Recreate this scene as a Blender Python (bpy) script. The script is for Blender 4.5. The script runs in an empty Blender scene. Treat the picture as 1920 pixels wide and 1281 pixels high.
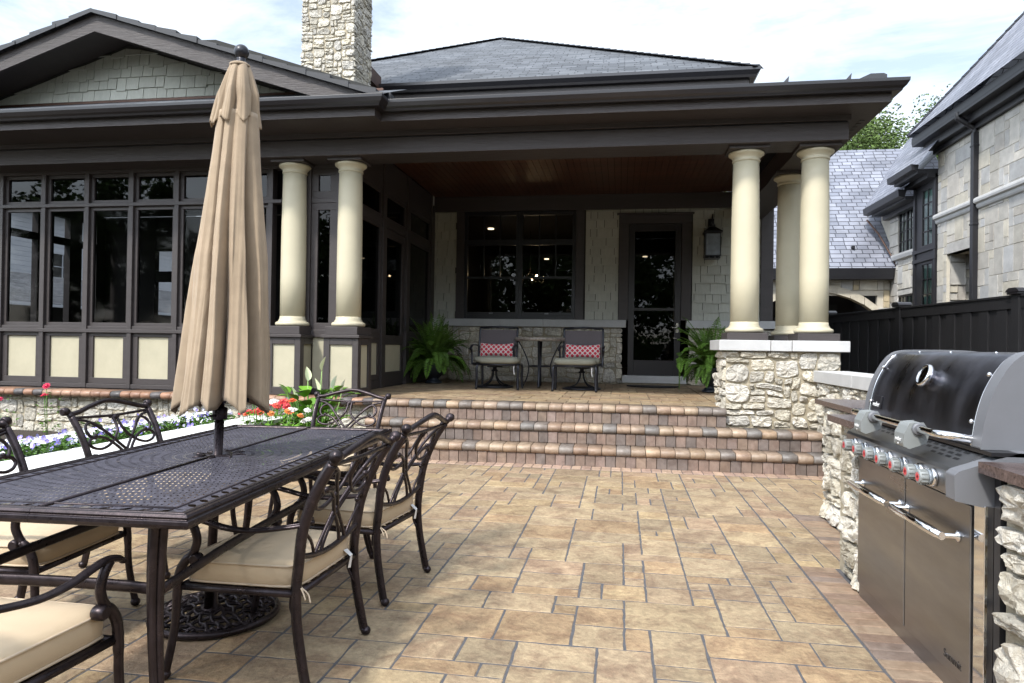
import bpy, math, random
import numpy as np
from math import radians as rd, sin, cos, pi
from mathutils import Vector, Matrix, noise
D = bpy.data
SC = bpy.context.scene
COL = SC.collection

# ------------------------------------------------------------------ camera
YAW, PIT, ROL = rd(9.043), rd(.424), rd(.872)
EYE = 1.2
_f = Vector((-sin(YAW)*cos(PIT), cos(YAW)*cos(PIT), sin(PIT)))
_r0 = Vector((cos(YAW), sin(YAW), 0)); _u0 = _r0.cross(_f)
_r = cos(ROL)*_r0 + sin(ROL)*_u0; _u = -sin(ROL)*_r0 + cos(ROL)*_u0
cam = D.objects.new('camera', D.cameras.new('camera')); COL.objects.link(cam)
cam.matrix_world = Matrix(((_r.x, _u.x, -_f.x, 0), (_r.y, _u.y, -_f.y, 0), (_r.z, _u.z, -_f.z, EYE), (0, 0, 0, 1)))
cam.data.lens = 24.0; cam.data.sensor_width = 36.0
cam.data.clip_start = .05; cam.data.clip_end = 2000
SC.camera = cam

# ------------------------------------------------------------------ light
SUN_EL, SUN_AZ = 48.0, 208.0     # azimuth clockwise from +y: the sun stands behind the camera, to its left
w = D.worlds.new('World'); SC.world = w; w.use_nodes = True
nt = w.node_tree; nt.nodes.clear()
N = nt.nodes.new; L = nt.links.new
sky = N('ShaderNodeTexSky'); sky.sky_type = 'NISHITA'; sky.sun_disc = False
sky.sun_elevation = rd(SUN_EL); sky.sun_rotation = rd(SUN_AZ); sky.air_density = 1.2; sky.dust_density = 1.5; sky.ozone_density = 1.5
tc = N('ShaderNodeTexCoord'); mp = N('ShaderNodeMapping'); mp.inputs['Scale'].default_value = (1.0, 1.0, 2.6)
mp.inputs['Rotation'].default_value = (0.1, 0.25, 0.6); mp.inputs['Location'].default_value = (3.1, .4, .2)
L(tc.outputs['Generated'], mp.inputs['Vector'])
n1 = N('ShaderNodeTexNoise'); n1.inputs['Scale'].default_value = 2.6; n1.inputs['Detail'].default_value = 9; n1.inputs['Roughness'].default_value = .62
n1.inputs['Distortion'].default_value = .35
L(mp.outputs[0], n1.inputs['Vector'])
cr = N('ShaderNodeValToRGB'); cr.color_ramp.elements[0].position = .37; cr.color_ramp.elements[1].position = .56
cr.color_ramp.elements[0].color = (.34, .34, .34, 1)
L(n1.outputs['Fac'], cr.inputs['Fac'])
mix = N('ShaderNodeMix'); mix.data_type = 'RGBA'; mix.inputs['B'].default_value = (5.5, 5.95, 6.5, 1)
L(cr.outputs['Color'], mix.inputs['Factor']); L(sky.outputs['Color'], mix.inputs['A'])
# added glow low in the unseen sky behind the camera, to light the porch
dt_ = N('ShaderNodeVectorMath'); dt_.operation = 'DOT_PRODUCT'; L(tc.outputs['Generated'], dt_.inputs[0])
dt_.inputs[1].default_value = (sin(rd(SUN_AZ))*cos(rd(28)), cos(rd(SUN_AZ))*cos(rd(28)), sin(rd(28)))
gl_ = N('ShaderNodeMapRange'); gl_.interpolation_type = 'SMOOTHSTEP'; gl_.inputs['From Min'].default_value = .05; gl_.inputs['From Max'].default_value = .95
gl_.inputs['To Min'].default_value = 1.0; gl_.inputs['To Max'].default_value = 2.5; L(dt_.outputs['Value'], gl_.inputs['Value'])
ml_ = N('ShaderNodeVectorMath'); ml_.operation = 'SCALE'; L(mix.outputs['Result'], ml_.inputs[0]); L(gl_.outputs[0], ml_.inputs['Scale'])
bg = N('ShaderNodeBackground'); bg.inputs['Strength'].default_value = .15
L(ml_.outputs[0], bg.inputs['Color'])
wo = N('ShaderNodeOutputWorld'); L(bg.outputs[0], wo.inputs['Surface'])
sun = D.objects.new('sun', D.lights.new('sun', 'SUN')); COL.objects.link(sun)
sun.data.energy = 2.8; sun.data.angle = rd(5); sun.data.color = (1, .95, .87)
_e, _a = rd(SUN_EL), rd(SUN_AZ)
sd = Vector((sin(_a)*cos(_e), cos(_a)*cos(_e), sin(_e)))
sun.rotation_euler = sd.to_track_quat('Z', 'Y').to_euler()
SC.view_settings.view_transform = 'Standard'; SC.view_settings.look = 'None'
SC.view_settings.exposure = .66; SC.view_settings.gamma = 1
SC.render.engine = 'CYCLES'
SC.cycles.use_denoising = True; SC.cycles.max_bounces = 8; SC.cycles.diffuse_bounces = 5; SC.cycles.glossy_bounces = 4
SC.cycles.transparent_max_bounces = 14; SC.cycles.transmission_bounces = 4
SC.cycles.caustics_reflective = False; SC.cycles.caustics_refractive = False; SC.cycles.sample_clamp_indirect = 6

# ------------------------------------------------------------------ mesh helpers
class MB:
    def __init__(s): s.v = []; s.f = []; s.c = []; s.s = []; s.uv = []
    def add(s, vs, fs, col=(1, 1, 1), sm=False, uvs=None):
        b = len(s.v); s.v.extend([tuple(p) for p in vs])
        for i, f in enumerate(fs):
            s.f.append([b+k for k in f]); s.c.append(col); s.s.append(sm); s.uv.append(uvs[i] if uvs else None)
        return s
    def box(s, x0, x1, y0, y1, z0, z1, col=(1, 1, 1)):
        if x1 < x0: x0, x1 = x1, x0
        if y1 < y0: y0, y1 = y1, y0
        if z1 < z0: z0, z1 = z1, z0
        return s.add([(x0,y0,z0),(x1,y0,z0),(x1,y1,z0),(x0,y1,z0),(x0,y0,z1),(x1,y0,z1),(x1,y1,z1),(x0,y1,z1)],
              [(3,2,1,0),(4,5,6,7),(0,1,5,4),(1,2,6,5),(2,3,7,6),(3,0,4,7)], col)
    def prism(s, prof, ax, a, b, col=(1, 1, 1), sm=False):
        # prof: 2D polygon in the other two axes (order x,y,z with ax removed)
        def P(p, t):
            return (t, p[0], p[1]) if ax == 'x' else (p[0], t, p[1]) if ax == 'y' else (p[0], p[1], t)
        n = len(prof); vs = [P(p, a) for p in prof]+[P(p, b) for p in prof]
        s.add(vs, [(i, (i+1) % n, n+(i+1) % n, n+i) for i in range(n)], col, sm)
        return s.add(vs, [tuple(range(n))[::-1], tuple(range(n, 2*n))], col, False)
    def tube(s, pts, r, n=8, col=(1, 1, 1), flat=1.0, up=None, caps=True, closed=False):
        pts = [Vector(p) for p in pts]; m = len(pts)
        rs = r if isinstance(r, (list, tuple)) else [r]*m
        vs = []; prev = None
        for i, p in enumerate(pts):
            if closed: t = pts[(i+1) % m]-pts[i-1]
            else: t = (pts[min(i+1, m-1)]-pts[max(i-1, 0)])
            if t.length < 1e-9: t = Vector((0, 0, 1))
            t.normalize()
            if up is not None: a = Vector(up)
            elif prev is None: a = Vector((0, 0, 1)) if abs(t.z) < .9 else Vector((1, 0, 0))
            else: a = prev
            a = a-t*a.dot(t)
            if a.length < 1e-6: a = Vector((1, 0, .3)); a = a-t*a.dot(t)
            a.normalize(); b = t.cross(a); prev = a
            for k in range(n):
                an = 2*pi*k/n
                vs.append(p+a*cos(an)*rs[i]*flat+b*sin(an)*rs[i])
        fs = []
        for i in range(m if closed else m-1):
            j = (i+1) % m
            for k in range(n): fs.append((i*n+k, i*n+(k+1) % n, j*n+(k+1) % n, j*n+k))
        s.add(vs, fs, col, True)
        if caps and not closed:
            b0 = len(s.v)-m*n
            s.f.append([b0+k for k in range(n)][::-1]); s.c.append(col); s.s.append(False); s.uv.append(None)
            s.f.append([b0+(m-1)*n+k for k in range(n)]); s.c.append(col); s.s.append(False); s.uv.append(None)
        return s
    def lathe(s, c, prof, n=24, ax='z', col=(1, 1, 1), sm=True):
        vs = []; c = Vector(c)
        for r, h in prof:
            for k in range(n):
                a = 2*pi*k/n; x, y = r*cos(a), r*sin(a)
                vs.append(c+(Vector((x, y, h)) if ax == 'z' else Vector((h, x, y)) if ax == 'x' else Vector((y, h, x))))
        m = len(prof)
        fs = [(i*n+k, i*n+(k+1) % n, (i+1)*n+(k+1) % n, (i+1)*n+k) for i in range(m-1) for k in range(n)]
        s.add(vs, fs, col, sm)
        b0 = len(s.v)-m*n
        for ring, rev in ((0, True), (m-1, False)):
            if prof[ring][0] > 1e-5:
                q = [b0+ring*n+k for k in range(n)]
                s.f.append(q[::-1] if rev else q); s.c.append(col); s.s.append(False); s.uv.append(None)
        return s
    def ball(s, c, r, n=12, col=(1, 1, 1), sz=1.0):
        m = max(4, n//2)
        return s.lathe(c, [(r*sin(pi*i/m) if 0 < i < m else 1e-5, -r*sz*cos(pi*i/m)) for i in range(m+1)], n, 'z', col)
    def plane_uv(s, pts, U, col=(1, 1, 1)):
        P = [Vector(p) for p in pts]; nrm = (P[1]-P[0]).cross(P[2]-P[0]).normalized()
        U = Vector(U).normalized(); U = (U-nrm*U.dot(nrm)).normalized(); V = nrm.cross(U)
        if V.z < 0: V = -V
        uv = [(p.dot(U), p.dot(V)) for p in P]
        return s.add(P, [tuple(range(len(P)))], col, False, [uv])
    def xf(s, M):
        s.v = [tuple(M @ Vector(p)) for p in s.v]; return s
    def ob(s, name, mat, parent=None, bevel=0, solid=0, weld=False):
        me = D.meshes.new(name); me.from_pydata(s.v, [], s.f)
        me.polygons.foreach_set('use_smooth', s.s)
        ca = me.color_attributes.new('col', 'FLOAT_COLOR', 'CORNER')
        arr = np.ones((len(me.loops), 4), 'f'); i = 0
        for f, c in zip(s.f, s.c):
            arr[i:i+len(f), :3] = c; i += len(f)
        ca.data.foreach_set('color', arr.ravel())
        if any(u is not None for u in s.uv):
            ul = me.uv_layers.new(name='UVMap'); i = 0; a2 = np.zeros((len(me.loops), 2), 'f')
            for f, u in zip(s.f, s.uv):
                if u is not None: a2[i:i+len(f)] = u
                i += len(f)
            ul.data.foreach_set('uv', a2.ravel())
        me.materials.append(mat); me.update()
        o = D.objects.new(name, me); COL.objects.link(o)
        if parent is not None: o.parent = parent
        if solid:
            m = o.modifiers.new('solid', 'SOLIDIFY'); m.thickness = solid
        if bevel:
            m = o.modifiers.new('bevel', 'BEVEL'); m.width = bevel; m.segments = 2; m.limit_method = 'ANGLE'; m.angle_limit = rd(40)
            m.harden_normals = False
        return o

def tag(o, label=None, cat=None, group=None, kind=None):
    if label: o['label'] = label
    if cat: o['category'] = cat
    if group: o['group'] = group
    if kind: o['kind'] = kind
    return o
def thing(name, label, cat, loc=(0, 0, 0), rz=0, group=None):
    o = D.objects.new(name, None); COL.objects.link(o); o.location = loc; o.rotation_euler = (0, 0, rz)
    o.empty_display_size = .2
    return tag(o, label, cat, group)
def dup(root, loc, rz, label, group=None, scale=None):
    def cp(o, par):
        c = o.copy(); COL.objects.link(c)
        if par is not None: c.parent = par
        for ch in kids.get(o.name, []): cp(ch, c)
        return c
    kids = {}
    for o in D.objects:
        if o.parent is not None: kids.setdefault(o.parent.name, []).append(o)
    r = cp(root, None); r.location = loc; r.rotation_euler = (0, 0, rz)
    r['label'] = label
    if group: r['group'] = group
    if scale: r.scale = scale
    return r
def text(body, size, mat, name, parent, M, ext=.001):
    cu = D.curves.new(name, 'FONT'); cu.body = body; cu.size = size; cu.extrude = ext; cu.align_x = 'CENTER'; cu.align_y = 'CENTER'
    t = D.objects.new('tmp', cu); COL.objects.link(t); bpy.context.view_layer.update()
    me = D.meshes.new_from_object(t.evaluated_get(bpy.context.evaluated_depsgraph_get())); D.objects.remove(t)
    me.transform(M); me.materials.clear(); me.materials.append(mat)
    o = D.objects.new(name, me); COL.objects.link(o); o.parent = parent
    return o
def spline(pts, n=6):
    P = [Vector(p) for p in pts]; out = []
    for i in range(len(P)-1):
        p0 = P[max(i-1, 0)]; p1 = P[i]; p2 = P[i+1]; p3 = P[min(i+2, len(P)-1)]
        for k in range(n):
            t = k/n
            out.append(.5*((2*p1)+(p2-p0)*t+(2*p0-5*p1+4*p2-p3)*t*t+(3*p1-p0-3*p2+p3)*t**3))
    out.append(P[-1]); return out
def sweep(mb, path, prof, col=(1, 1, 1)):
    # path: 2D polyline; prof: closed polygon of (outward offset to the right of travel, z)
    n = len(path); rows = []
    for i in range(n):
        p = Vector(path[i]); d0 = (Vector(path[i])-Vector(path[i-1])).normalized() if i > 0 else None
        d1 = (Vector(path[i+1])-Vector(path[i])).normalized() if i < n-1 else None
        if d0 is None: m = Vector((d1.y, -d1.x))
        elif d1 is None: m = Vector((d0.y, -d0.x))
        else:
            a = Vector((d0.y, -d0.x)); b = Vector((d1.y, -d1.x)); m = a+b; m = m/(m.dot(a))
        rows.append([(p.x+m.x*o, p.y+m.y*o, z) for o, z in prof])
    k = len(prof)
    mb.add([q for r in rows for q in r], [(i*k+j, i*k+(j+1) % k, (i+1)*k+(j+1) % k, (i+1)*k+j) for i in range(n-1) for j in range(k)]
           + [tuple(range(k))[::-1], tuple(range((n-1)*k, n*k))], col)
    return mb
def rect_fill(nx, ny, sizes, rng):
    occ = [[False]*ny for _ in range(nx)]; out = []
    for j in range(ny):
        for i in range(nx):
            if occ[i][j]: continue
            c = sizes[:]; rng.shuffle(c)
            for a, b in c+[(1, 1)]:
                if i+a <= nx and j+b <= ny and not any(occ[i+p][j+q] for p in range(a) for q in range(b)):
                    for p in range(a):
                        for q in range(b): occ[i+p][j+q] = True
                    out.append((i, j, a, b)); break
    return out
def ashlar(mb, O, U, V, W, H, cell, sizes, gap, thick, cols, seed, bev=.004, keep=None, rough=0., lift=0.):
    """flat rectangular stones on the plane O + u U + v V; N = U x V is outward"""
    rng = random.Random(seed); O = Vector(O); U = Vector(U); V = Vector(V); Nn = U.cross(V)
    nx = max(1, round(W/cell)); ny = max(1, round(H/cell)); cx = W/nx; cy = H/ny
    for i, j, a, b in rect_fill(nx, ny, sizes, rng):
        u0, u1, v0, v1 = i*cx+gap/2, (i+a)*cx-gap/2, j*cy+gap/2, (j+b)*cy-gap/2
        if keep and not keep((u0+u1)/2, (v0+v1)/2, u0, u1, v0, v1): continue
        # outline with small wobble
        def edge(p, q):
            L_ = math.dist(p, q); m = max(1, int(L_/.045)) if rough else 1
            return [(p[0]+(q[0]-p[0])*k/m+rng.uniform(-rough, rough), p[1]+(q[1]-p[1])*k/m+rng.uniform(-rough, rough)) for k in range(m)]
        c = [(u0, v0), (u1, v0), (u1, v1), (u0, v1)]
        out = sum((edge(c[k], c[(k+1) % 4]) for k in range(4)), [])
        n = len(out); cu, cv = (u0+u1)/2, (v0+v1)/2; t = thick+rng.uniform(-lift, lift)
        sx = 1-bev*2/(u1-u0); sy = 1-bev*2/(v1-v0)
        ti = rng.uniform(-lift, lift)*.4; tj = rng.uniform(-lift, lift)*.4
        vs = [O+U*p+V*q for p, q in out]+[O+U*p+V*q+Nn*(t-bev) for p, q in out]
        vs += [O+U*(cu+(p-cu)*sx)+V*(cv+(q-cv)*sy)+Nn*(t+ti*(1 if p > cu else -1)+tj*(1 if q > cv else -1)) for p, q in out]
        k = rng.choice(cols); s_ = rng.uniform(.84, 1.14); k = (k[0]*s_, k[1]*s_, k[2]*s_)
        fs = [(i_, (i_+1) % n, n+(i_+1) % n, n+i_) for i_ in range(n)]+[(n+i_, n+(i_+1) % n, 2*n+(i_+1) % n, 2*n+i_) for i_ in range(n)]
        fs.append(tuple(range(2*n, 3*n)))
        mb.add(vs, fs, k)
def rubble(mb, O, U, V, W, H, cell=(.085, .062), seed=0, t=.035, gap=.014, warp=.022, keep=None, big=True):
    """split-face rubble stones standing proud of a mortar plane"""
    rng = random.Random(seed); O = Vector(O); U = Vector(U); V = Vector(V); Nn = U.cross(V)
    nx = max(1, round(W/cell[0])); ny = max(1, round(H/cell[1])); cx = W/nx; cy = H/ny
    sizes = [(2, 1), (2, 1), (3, 1), (3, 1), (2, 2), (2, 1), (3, 2), (1, 1), (4, 1), (2, 2), (1, 2)]
    if big: sizes += [(3, 3), (2, 3), (3, 2), (2, 2)]
    def wp(u, v):
        fu = min(1, min(u, W-u)/.06); fv = min(1, min(v, H-v)/.06)
        a = noise.noise(Vector((u*4.3+seed*7.1, v*4.3, 1.7))); b = noise.noise(Vector((u*4.3, v*4.3+seed*3.3, 9.2)))
        return u+a*warp*1.6*max(0, fu), v+b*warp*1.3*max(0, fv)
    for i, j, a, b in rect_fill(nx, ny, sizes, rng):
        u0, u1, v0, v1 = i*cx+gap/2, (i+a)*cx-gap/2, j*cy+gap/2, (j+b)*cy-gap/2
        cu, cv, hu, hv = (u0+u1)/2, (v0+v1)/2, (u1-u0)/2, (v1-v0)/2
        if keep and not keep(cu, cv, u0, u1, v0, v1): continue
        ex = rng.choice([9, 12, 16, 7]) if a*b < 4 else rng.choice([5, 7, 10])
        cut = [rng.uniform(.06, .34) if rng.random() < (.22 if a*b < 4 else .5) else .02 for _ in range(4)]
        n = 28; ring = []
        for k in range(n):
            an = 2*pi*(k+.5)/n; c_, s_ = cos(an), sin(an)
            r = 1/((abs(c_)**ex+abs(s_)**ex)**(1/ex))
            q = (0 if c_ > 0 else 1) if s_ > 0 else (3 if c_ > 0 else 2)
            r *= 1-cut[q]*(1-abs(abs(c_)-abs(s_)))*.75
            r *= 1+rng.uniform(-.03, .03)
            ring.append((cu+hu*c_*r, cv+hv*s_*r))
        tt = t*rng.uniform(.6, 1.25); vs = []
        tu, tv = rng.uniform(-.3, .3)*tt, rng.uniform(-.3, .3)*tt
        for sc_, h in ((1.0, 0), (.985, .62), (.94, .93), (.74, 1.0), (.38, 1.02)):
            for (p, q) in ring:
                uu, vv = wp(cu+(p-cu)*sc_, cv+(q-cv)*sc_)
                nz = (noise.noise(Vector((uu*22, vv*22, seed+.5)))*.55+noise.noise(Vector((uu*60, vv*60, seed+.5)))*.45)*tt*(h > .5)
                vs.append(O+U*uu+V*vv+Nn*(tt*h+nz+(h > .2)*(tu*(p-cu)/hu+tv*(q-cv)/hv)))
        uu, vv = wp(cu, cv); vs.append(O+U*uu+V*vv+Nn*tt*1.03)
        g = rng.uniform(.66, 1.08); wv = rng.uniform(0, 1)
        col = (g*1.0, g*(.985-.03*wv), g*(.96-.12*wv))
        fs = [(r_*n+k, r_*n+(k+1) % n, (r_+1)*n+(k+1) % n, (r_+1)*n+k) for r_ in range(4) for k in range(n)]
        fs += [(4*n+k, 4*n+(k+1) % n, 5*n) for k in range(n)]
        mb.add(vs, fs, col, False)
    return mb
def shingles(mb, O, U, V, W, H, row=.16, wmin=.10, wmax=.27, seed=0, drop=.035, top=None):
    rng = random.Random(seed); O = Vector(O); U = Vector(U); V = Vector(V); Nn = U.cross(V)
    nr = int(math.ceil(H/row))
    for j in range(nr):
        u = -rng.uniform(0, .1); z0 = j*row; z1 = min(H, z0+row*1.15)
        while u < W:
            w_ = rng.uniform(wmin, wmax); a, b = max(0, u+.003), min(W, u+w_-.005); u += w_
            if b-a < .015: continue
            dz = rng.choice([0, 0, drop, drop*.55]) if j > 0 else 0
            ta = min(z1, top(a) if top else z1); tb = min(z1, top(b) if top else z1)
            if min(ta, tb) < z0+.01:
                if max(ta, tb) < z0+.01: continue
                ta = max(ta, z0-dz+.01); tb = max(tb, z0-dz+.01)
            d0, d1 = .026+rng.uniform(-.002, .002), .005
            P = lambda p, q, d: O+U*p+V*q+Nn*d
            vs = [P(a, z0-dz, d0), P(b, z0-dz, d0), P(b, tb, d1), P(a, ta, d1), P(a, z0-dz, 0), P(b, z0-dz, 0), P(b, tb, 0), P(a, ta, 0)]
            g = rng.uniform(.93, 1.05)
            mb.add(vs, [(0, 1, 2, 3), (5, 4, 7, 6), (4, 5, 1, 0), (5, 6, 2, 1), (7, 4, 0, 3), (6, 7, 3, 2)], (g, g, g))
    return mb

# ------------------------------------------------------------------ materials
def mat(name, base, rough=.6, metal=0., spec=.5, var=0., vscale=6., bump=0., bscale=60., attr=False, stretch=None, detail=5,
        rvar=0., bdist=.01, var2=None, v2scale=1.5, coat=0., coord='Object', sheen=0., trans=0., base2=None, b2scale=4., b2lo=.45, b2hi=.65):
    m = D.materials.new(name); m.use_nodes = True; t = m.node_tree; t.nodes.clear()
    n = t.nodes.new; l = t.links.new
    p = n('ShaderNodeBsdfPrincipled'); o = n('ShaderNodeOutputMaterial'); l(p.outputs[0], o.inputs[0])
    p.inputs['Base Color'].default_value = (*base, 1); p.inputs['Roughness'].default_value = rough; p.inputs['Metallic'].default_value = metal
    p.inputs['Specular IOR Level'].default_value = spec; p.inputs['Coat Weight'].default_value = coat; p.inputs['Sheen Weight'].default_value = sheen
    tc = n('ShaderNodeTexCoord'); mp = n('ShaderNodeMapping'); l(tc.outputs[coord], mp.inputs['Vector'])
    if stretch: mp.inputs['Scale'].default_value = stretch
    src = None
    if attr:
        a = n('ShaderNodeAttribute'); a.attribute_name = 'col'
        mm = n('ShaderNodeMix'); mm.data_type = 'RGBA'; mm.blend_type = 'MULTIPLY'; mm.inputs['Factor'].default_value = 1
        mm.inputs['A'].default_value = (*base, 1); l(a.outputs['Color'], mm.inputs['B']); src = mm.outputs['Result']
    for (vv, ss, dt) in ((var, vscale, detail), (var2, v2scale, 4)):
        if vv:
            z = n('ShaderNodeTexNoise'); z.inputs['Scale'].default_value = ss; z.inputs['Detail'].default_value = dt; z.inputs['Roughness'].default_value = .6
            l(mp.outputs[0], z.inputs['Vector'])
            r = n('ShaderNodeMapRange'); r.inputs['From Min'].default_value = .28; r.inputs['From Max'].default_value = .72
            r.inputs['To Min'].default_value = 1-vv; r.inputs['To Max'].default_value = 1+vv; l(z.outputs['Fac'], r.inputs['Value'])
            mm = n('ShaderNodeMix'); mm.data_type = 'RGBA'; mm.blend_type = 'MULTIPLY'; mm.inputs['Factor'].default_value = 1
            if src: l(src, mm.inputs['A'])
            else: mm.inputs['A'].default_value = (*base, 1)
            l(r.outputs[0], mm.inputs['B']); src = mm.outputs['Result']
    if base2:
        z = n('ShaderNodeTexNoise'); z.inputs['Scale'].default_value = b2scale; z.inputs['Detail'].default_value = 9; z.inputs['Roughness'].default_value = .7; z.inputs['Distortion'].default_value = .8
        l(mp.outputs[0], z.inputs['Vector'])
        r = n('ShaderNodeMapRange'); r.inputs['From Min'].default_value = b2lo; r.inputs['From Max'].default_value = b2hi; l(z.outputs['Fac'], r.inputs['Value'])
        mm = n('ShaderNodeMix'); mm.data_type = 'RGBA'; mm.blend_type = 'MULTIPLY'; l(r.outputs[0], mm.inputs['Factor'])
        l(src, mm.inputs['A']); mm.inputs['B'].default_value = (*base2, 1); src = mm.outputs['Result']
    if src: l(src, p.inputs['Base Color'])
    if rvar:
        z = n('ShaderNodeTexNoise'); z.inputs['Scale'].default_value = vscale*1.7; z.inputs['Detail'].default_value = 6; l(mp.outputs[0], z.inputs['Vector'])
        r = n('ShaderNodeMapRange'); r.inputs['From Min'].default_value = .3; r.inputs['From Max'].default_value = .7
        r.inputs['To Min'].default_value = max(.02, rough-rvar); r.inputs['To Max'].default_value = min(1, rough+rvar)
        l(z.outputs['Fac'], r.inputs['Value']); l(r.outputs[0], p.inputs['Roughness'])
    if bump:
        z = n('ShaderNodeTexNoise'); z.inputs['Scale'].default_value = bscale; z.inputs['Detail'].default_value = 6; z.inputs['Roughness'].default_value = .65
        l(mp.outputs[0], z.inputs['Vector'])
        b = n('ShaderNodeBump'); b.inputs['Strength'].default_value = bump; b.inputs['Distance'].default_value = bdist
        l(z.outputs['Fac'], b.inputs['Height']); l(b.outputs[0], p.inputs['Normal'])
    m['p'] = 1
    return m
def emis(name, col, st):
    m = D.materials.new(name); m.use_nodes = True; t = m.node_tree; t.nodes.clear()
    e = t.nodes.new('ShaderNodeEmission'); e.inputs[0].default_value = (*col, 1); e.inputs[1].default_value = st
    o = t.nodes.new('ShaderNodeOutputMaterial'); t.links.new(e.outputs[0], o.inputs[0]); return m
def glass(name, tint=.55, refl=1.0, col=(1, 1, 1), rough=.0):
    m = D.materials.new(name); m.use_nodes = True; t = m.node_tree; t.nodes.clear(); n = t.nodes.new; l = t.links.new
    tr = n('ShaderNodeBsdfTransparent'); tr.inputs[0].default_value = (tint*col[0], tint*col[1], tint*col[2], 1)
    g = n('ShaderNodeBsdfGlossy'); g.inputs['Roughness'].default_value = rough; g.inputs[0].default_value = (refl, refl, refl, 1)
    fr = n('ShaderNodeFresnel'); fr.inputs[0].default_value = 1.6
    mx = n('ShaderNodeMixShader'); l(fr.outputs[0], mx.inputs[0]); l(tr.outputs[0], mx.inputs[1]); l(g.outputs[0], mx.inputs[2])
    z = n('ShaderNodeTexNoise'); z.inputs['Scale'].default_value = 2.2; b = n('ShaderNodeBump'); b.inputs['Strength'].default_value = .12; b.inputs['Distance'].default_value = .004
    tc = n('ShaderNodeTexCoord'); l(tc.outputs['Object'], z.inputs['Vector']); l(z.outputs['Fac'], b.inputs['Height']); l(b.outputs[0], g.inputs['Normal'])
    o = n('ShaderNodeOutputMaterial'); l(mx.outputs[0], o.inputs[0]); return m
def brickmat(name, c1, c2, mort, bw, rh, ms=.012, rough=.6, bump=.6, spec=.5, noise_v=.25):
    m = D.materials.new(name); m.use_nodes = True; t = m.node_tree; t.nodes.clear(); n = t.nodes.new; l = t.links.new
    p = n('ShaderNodeBsdfPrincipled'); o = n('ShaderNodeOutputMaterial'); l(p.outputs[0], o.inputs[0])
    p.inputs['Roughness'].default_value = rough; p.inputs['Specular IOR Level'].default_value = spec
    tc = n('ShaderNodeTexCoord'); b = n('ShaderNodeTexBrick'); l(tc.outputs['UV'], b.inputs['Vector'])
    b.inputs['Color1'].default_value = (*c1, 1); b.inputs['Color2'].default_value = (*c2, 1); b.inputs['Mortar'].default_value = (*mort, 1)
    b.inputs['Scale'].default_value = 1; b.inputs['Mortar Size'].default_value = ms; b.inputs['Brick Width'].default_value = bw; b.inputs['Row Height'].default_value = rh
    b.inputs['Mortar Smooth'].default_value = .1; b.inputs['Bias'].default_value = 0
    b.offset = .37; b.offset_frequency = 2; b.squash = 1.2; b.squash_frequency = 3
    z = n('ShaderNodeTexNoise'); z.inputs['Scale'].default_value = 1.1; z.inputs['Detail'].default_value = 8; l(tc.outputs['UV'], z.inputs['Vector'])
    r = n('ShaderNodeMapRange'); r.inputs['From Min'].default_value = .3; r.inputs['From Max'].default_value = .7; r.inputs['To Min'].default_value = 1-noise_v; r.inputs['To Max'].default_value = 1+noise_v
    l(z.outputs['Fac'], r.inputs['Value'])
    mm = n('ShaderNodeMix'); mm.data_type = 'RGBA'; mm.blend_type = 'MULTIPLY'; mm.inputs['Factor'].default_value = 1
    l(b.outputs['Color'], mm.inputs['A']); l(r.outputs[0], mm.inputs['B']); l(mm.outputs['Result'], p.inputs['Base Color'])
    # each row laps the one below: saw-tooth height plus the joints
    sp = n('ShaderNodeSeparateXYZ'); l(tc.outputs['UV'], sp.inputs[0])
    d = n('ShaderNodeMath'); d.operation = 'DIVIDE'; l(sp.outputs['Y'], d.inputs[0]); d.inputs[1].default_value = rh
    fr = n('ShaderNodeMath'); fr.operation = 'FRACT'; l(d.outputs[0], fr.inputs[0])
    iv = n('ShaderNodeMath'); iv.operation = 'SUBTRACT'; iv.inputs[0].default_value = 1; l(fr.outputs[0], iv.inputs[1])
    su = n('ShaderNodeMath'); su.operation = 'SUBTRACT'; l(iv.outputs[0], su.inputs[0]); l(b.outputs['Fac'], su.inputs[1])
    bp = n('ShaderNodeBump'); bp.inputs['Strength'].default_value = bump; bp.inputs['Distance'].default_value = .02
    l(su.outputs[0], bp.inputs['Height']); l(bp.outputs[0], p.inputs['Normal'])
    return m
M = {}
M['brown'] = mat('brown_grey_paint', (.044, .036, .035), .50, var=.12, vscale=3, bump=.4, bscale=26, stretch=(1, 1, 5), bdist=.006)
M['brown_h'] = mat('brown_grey_grained_board', (.044, .036, .035), .50, var=.14, vscale=2.5, bump=.8, bscale=13, stretch=(.35, 1, 9), bdist=.010)
M['gutter'] = mat('dark_gutter_metal', (.014, .0125, .015), .30, spec=.6, var=.08)
M['cream'] = mat('cream_column_paint', (.50, .455, .33), .48, var=.05, vscale=3, bump=.08, bscale=120, bdist=.002, var2=.04, v2scale=.8)
M['panel'] = mat('cream_stucco_panel', (.43, .395, .285), .8, var=.06, bump=.7, bscale=130, bdist=.004)
M['sage'] = mat('sage_shingle', (.44, .445, .39), .75, attr=True, var=.08, vscale=9, bump=.3, bscale=40, stretch=(4, 4, 1), bdist=.003)
M['lime'] = mat('limestone_cap', (.46, .46, .455), .75, var=.09, vscale=5, bump=.35, bscale=90, bdist=.003)
M['whitecap'] = mat('white_stone_cap', (.74, .74, .72), .75, var=.05, vscale=5, bump=.2, bscale=90, bdist=.003)
M['rubble'] = mat('split_face_limestone', (.60, .58, .535), .9, attr=True, var=.26, vscale=34, bump=1.0, bscale=70, bdist=.016, var2=.18, v2scale=6, base2=(.78, .75, .70), b2scale=14, b2lo=.5, b2hi=.62)
M['mortar'] = mat('buff_mortar', (.35, .305, .225), .95, var=.18, vscale=20, bump=.8, bscale=110)
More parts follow.
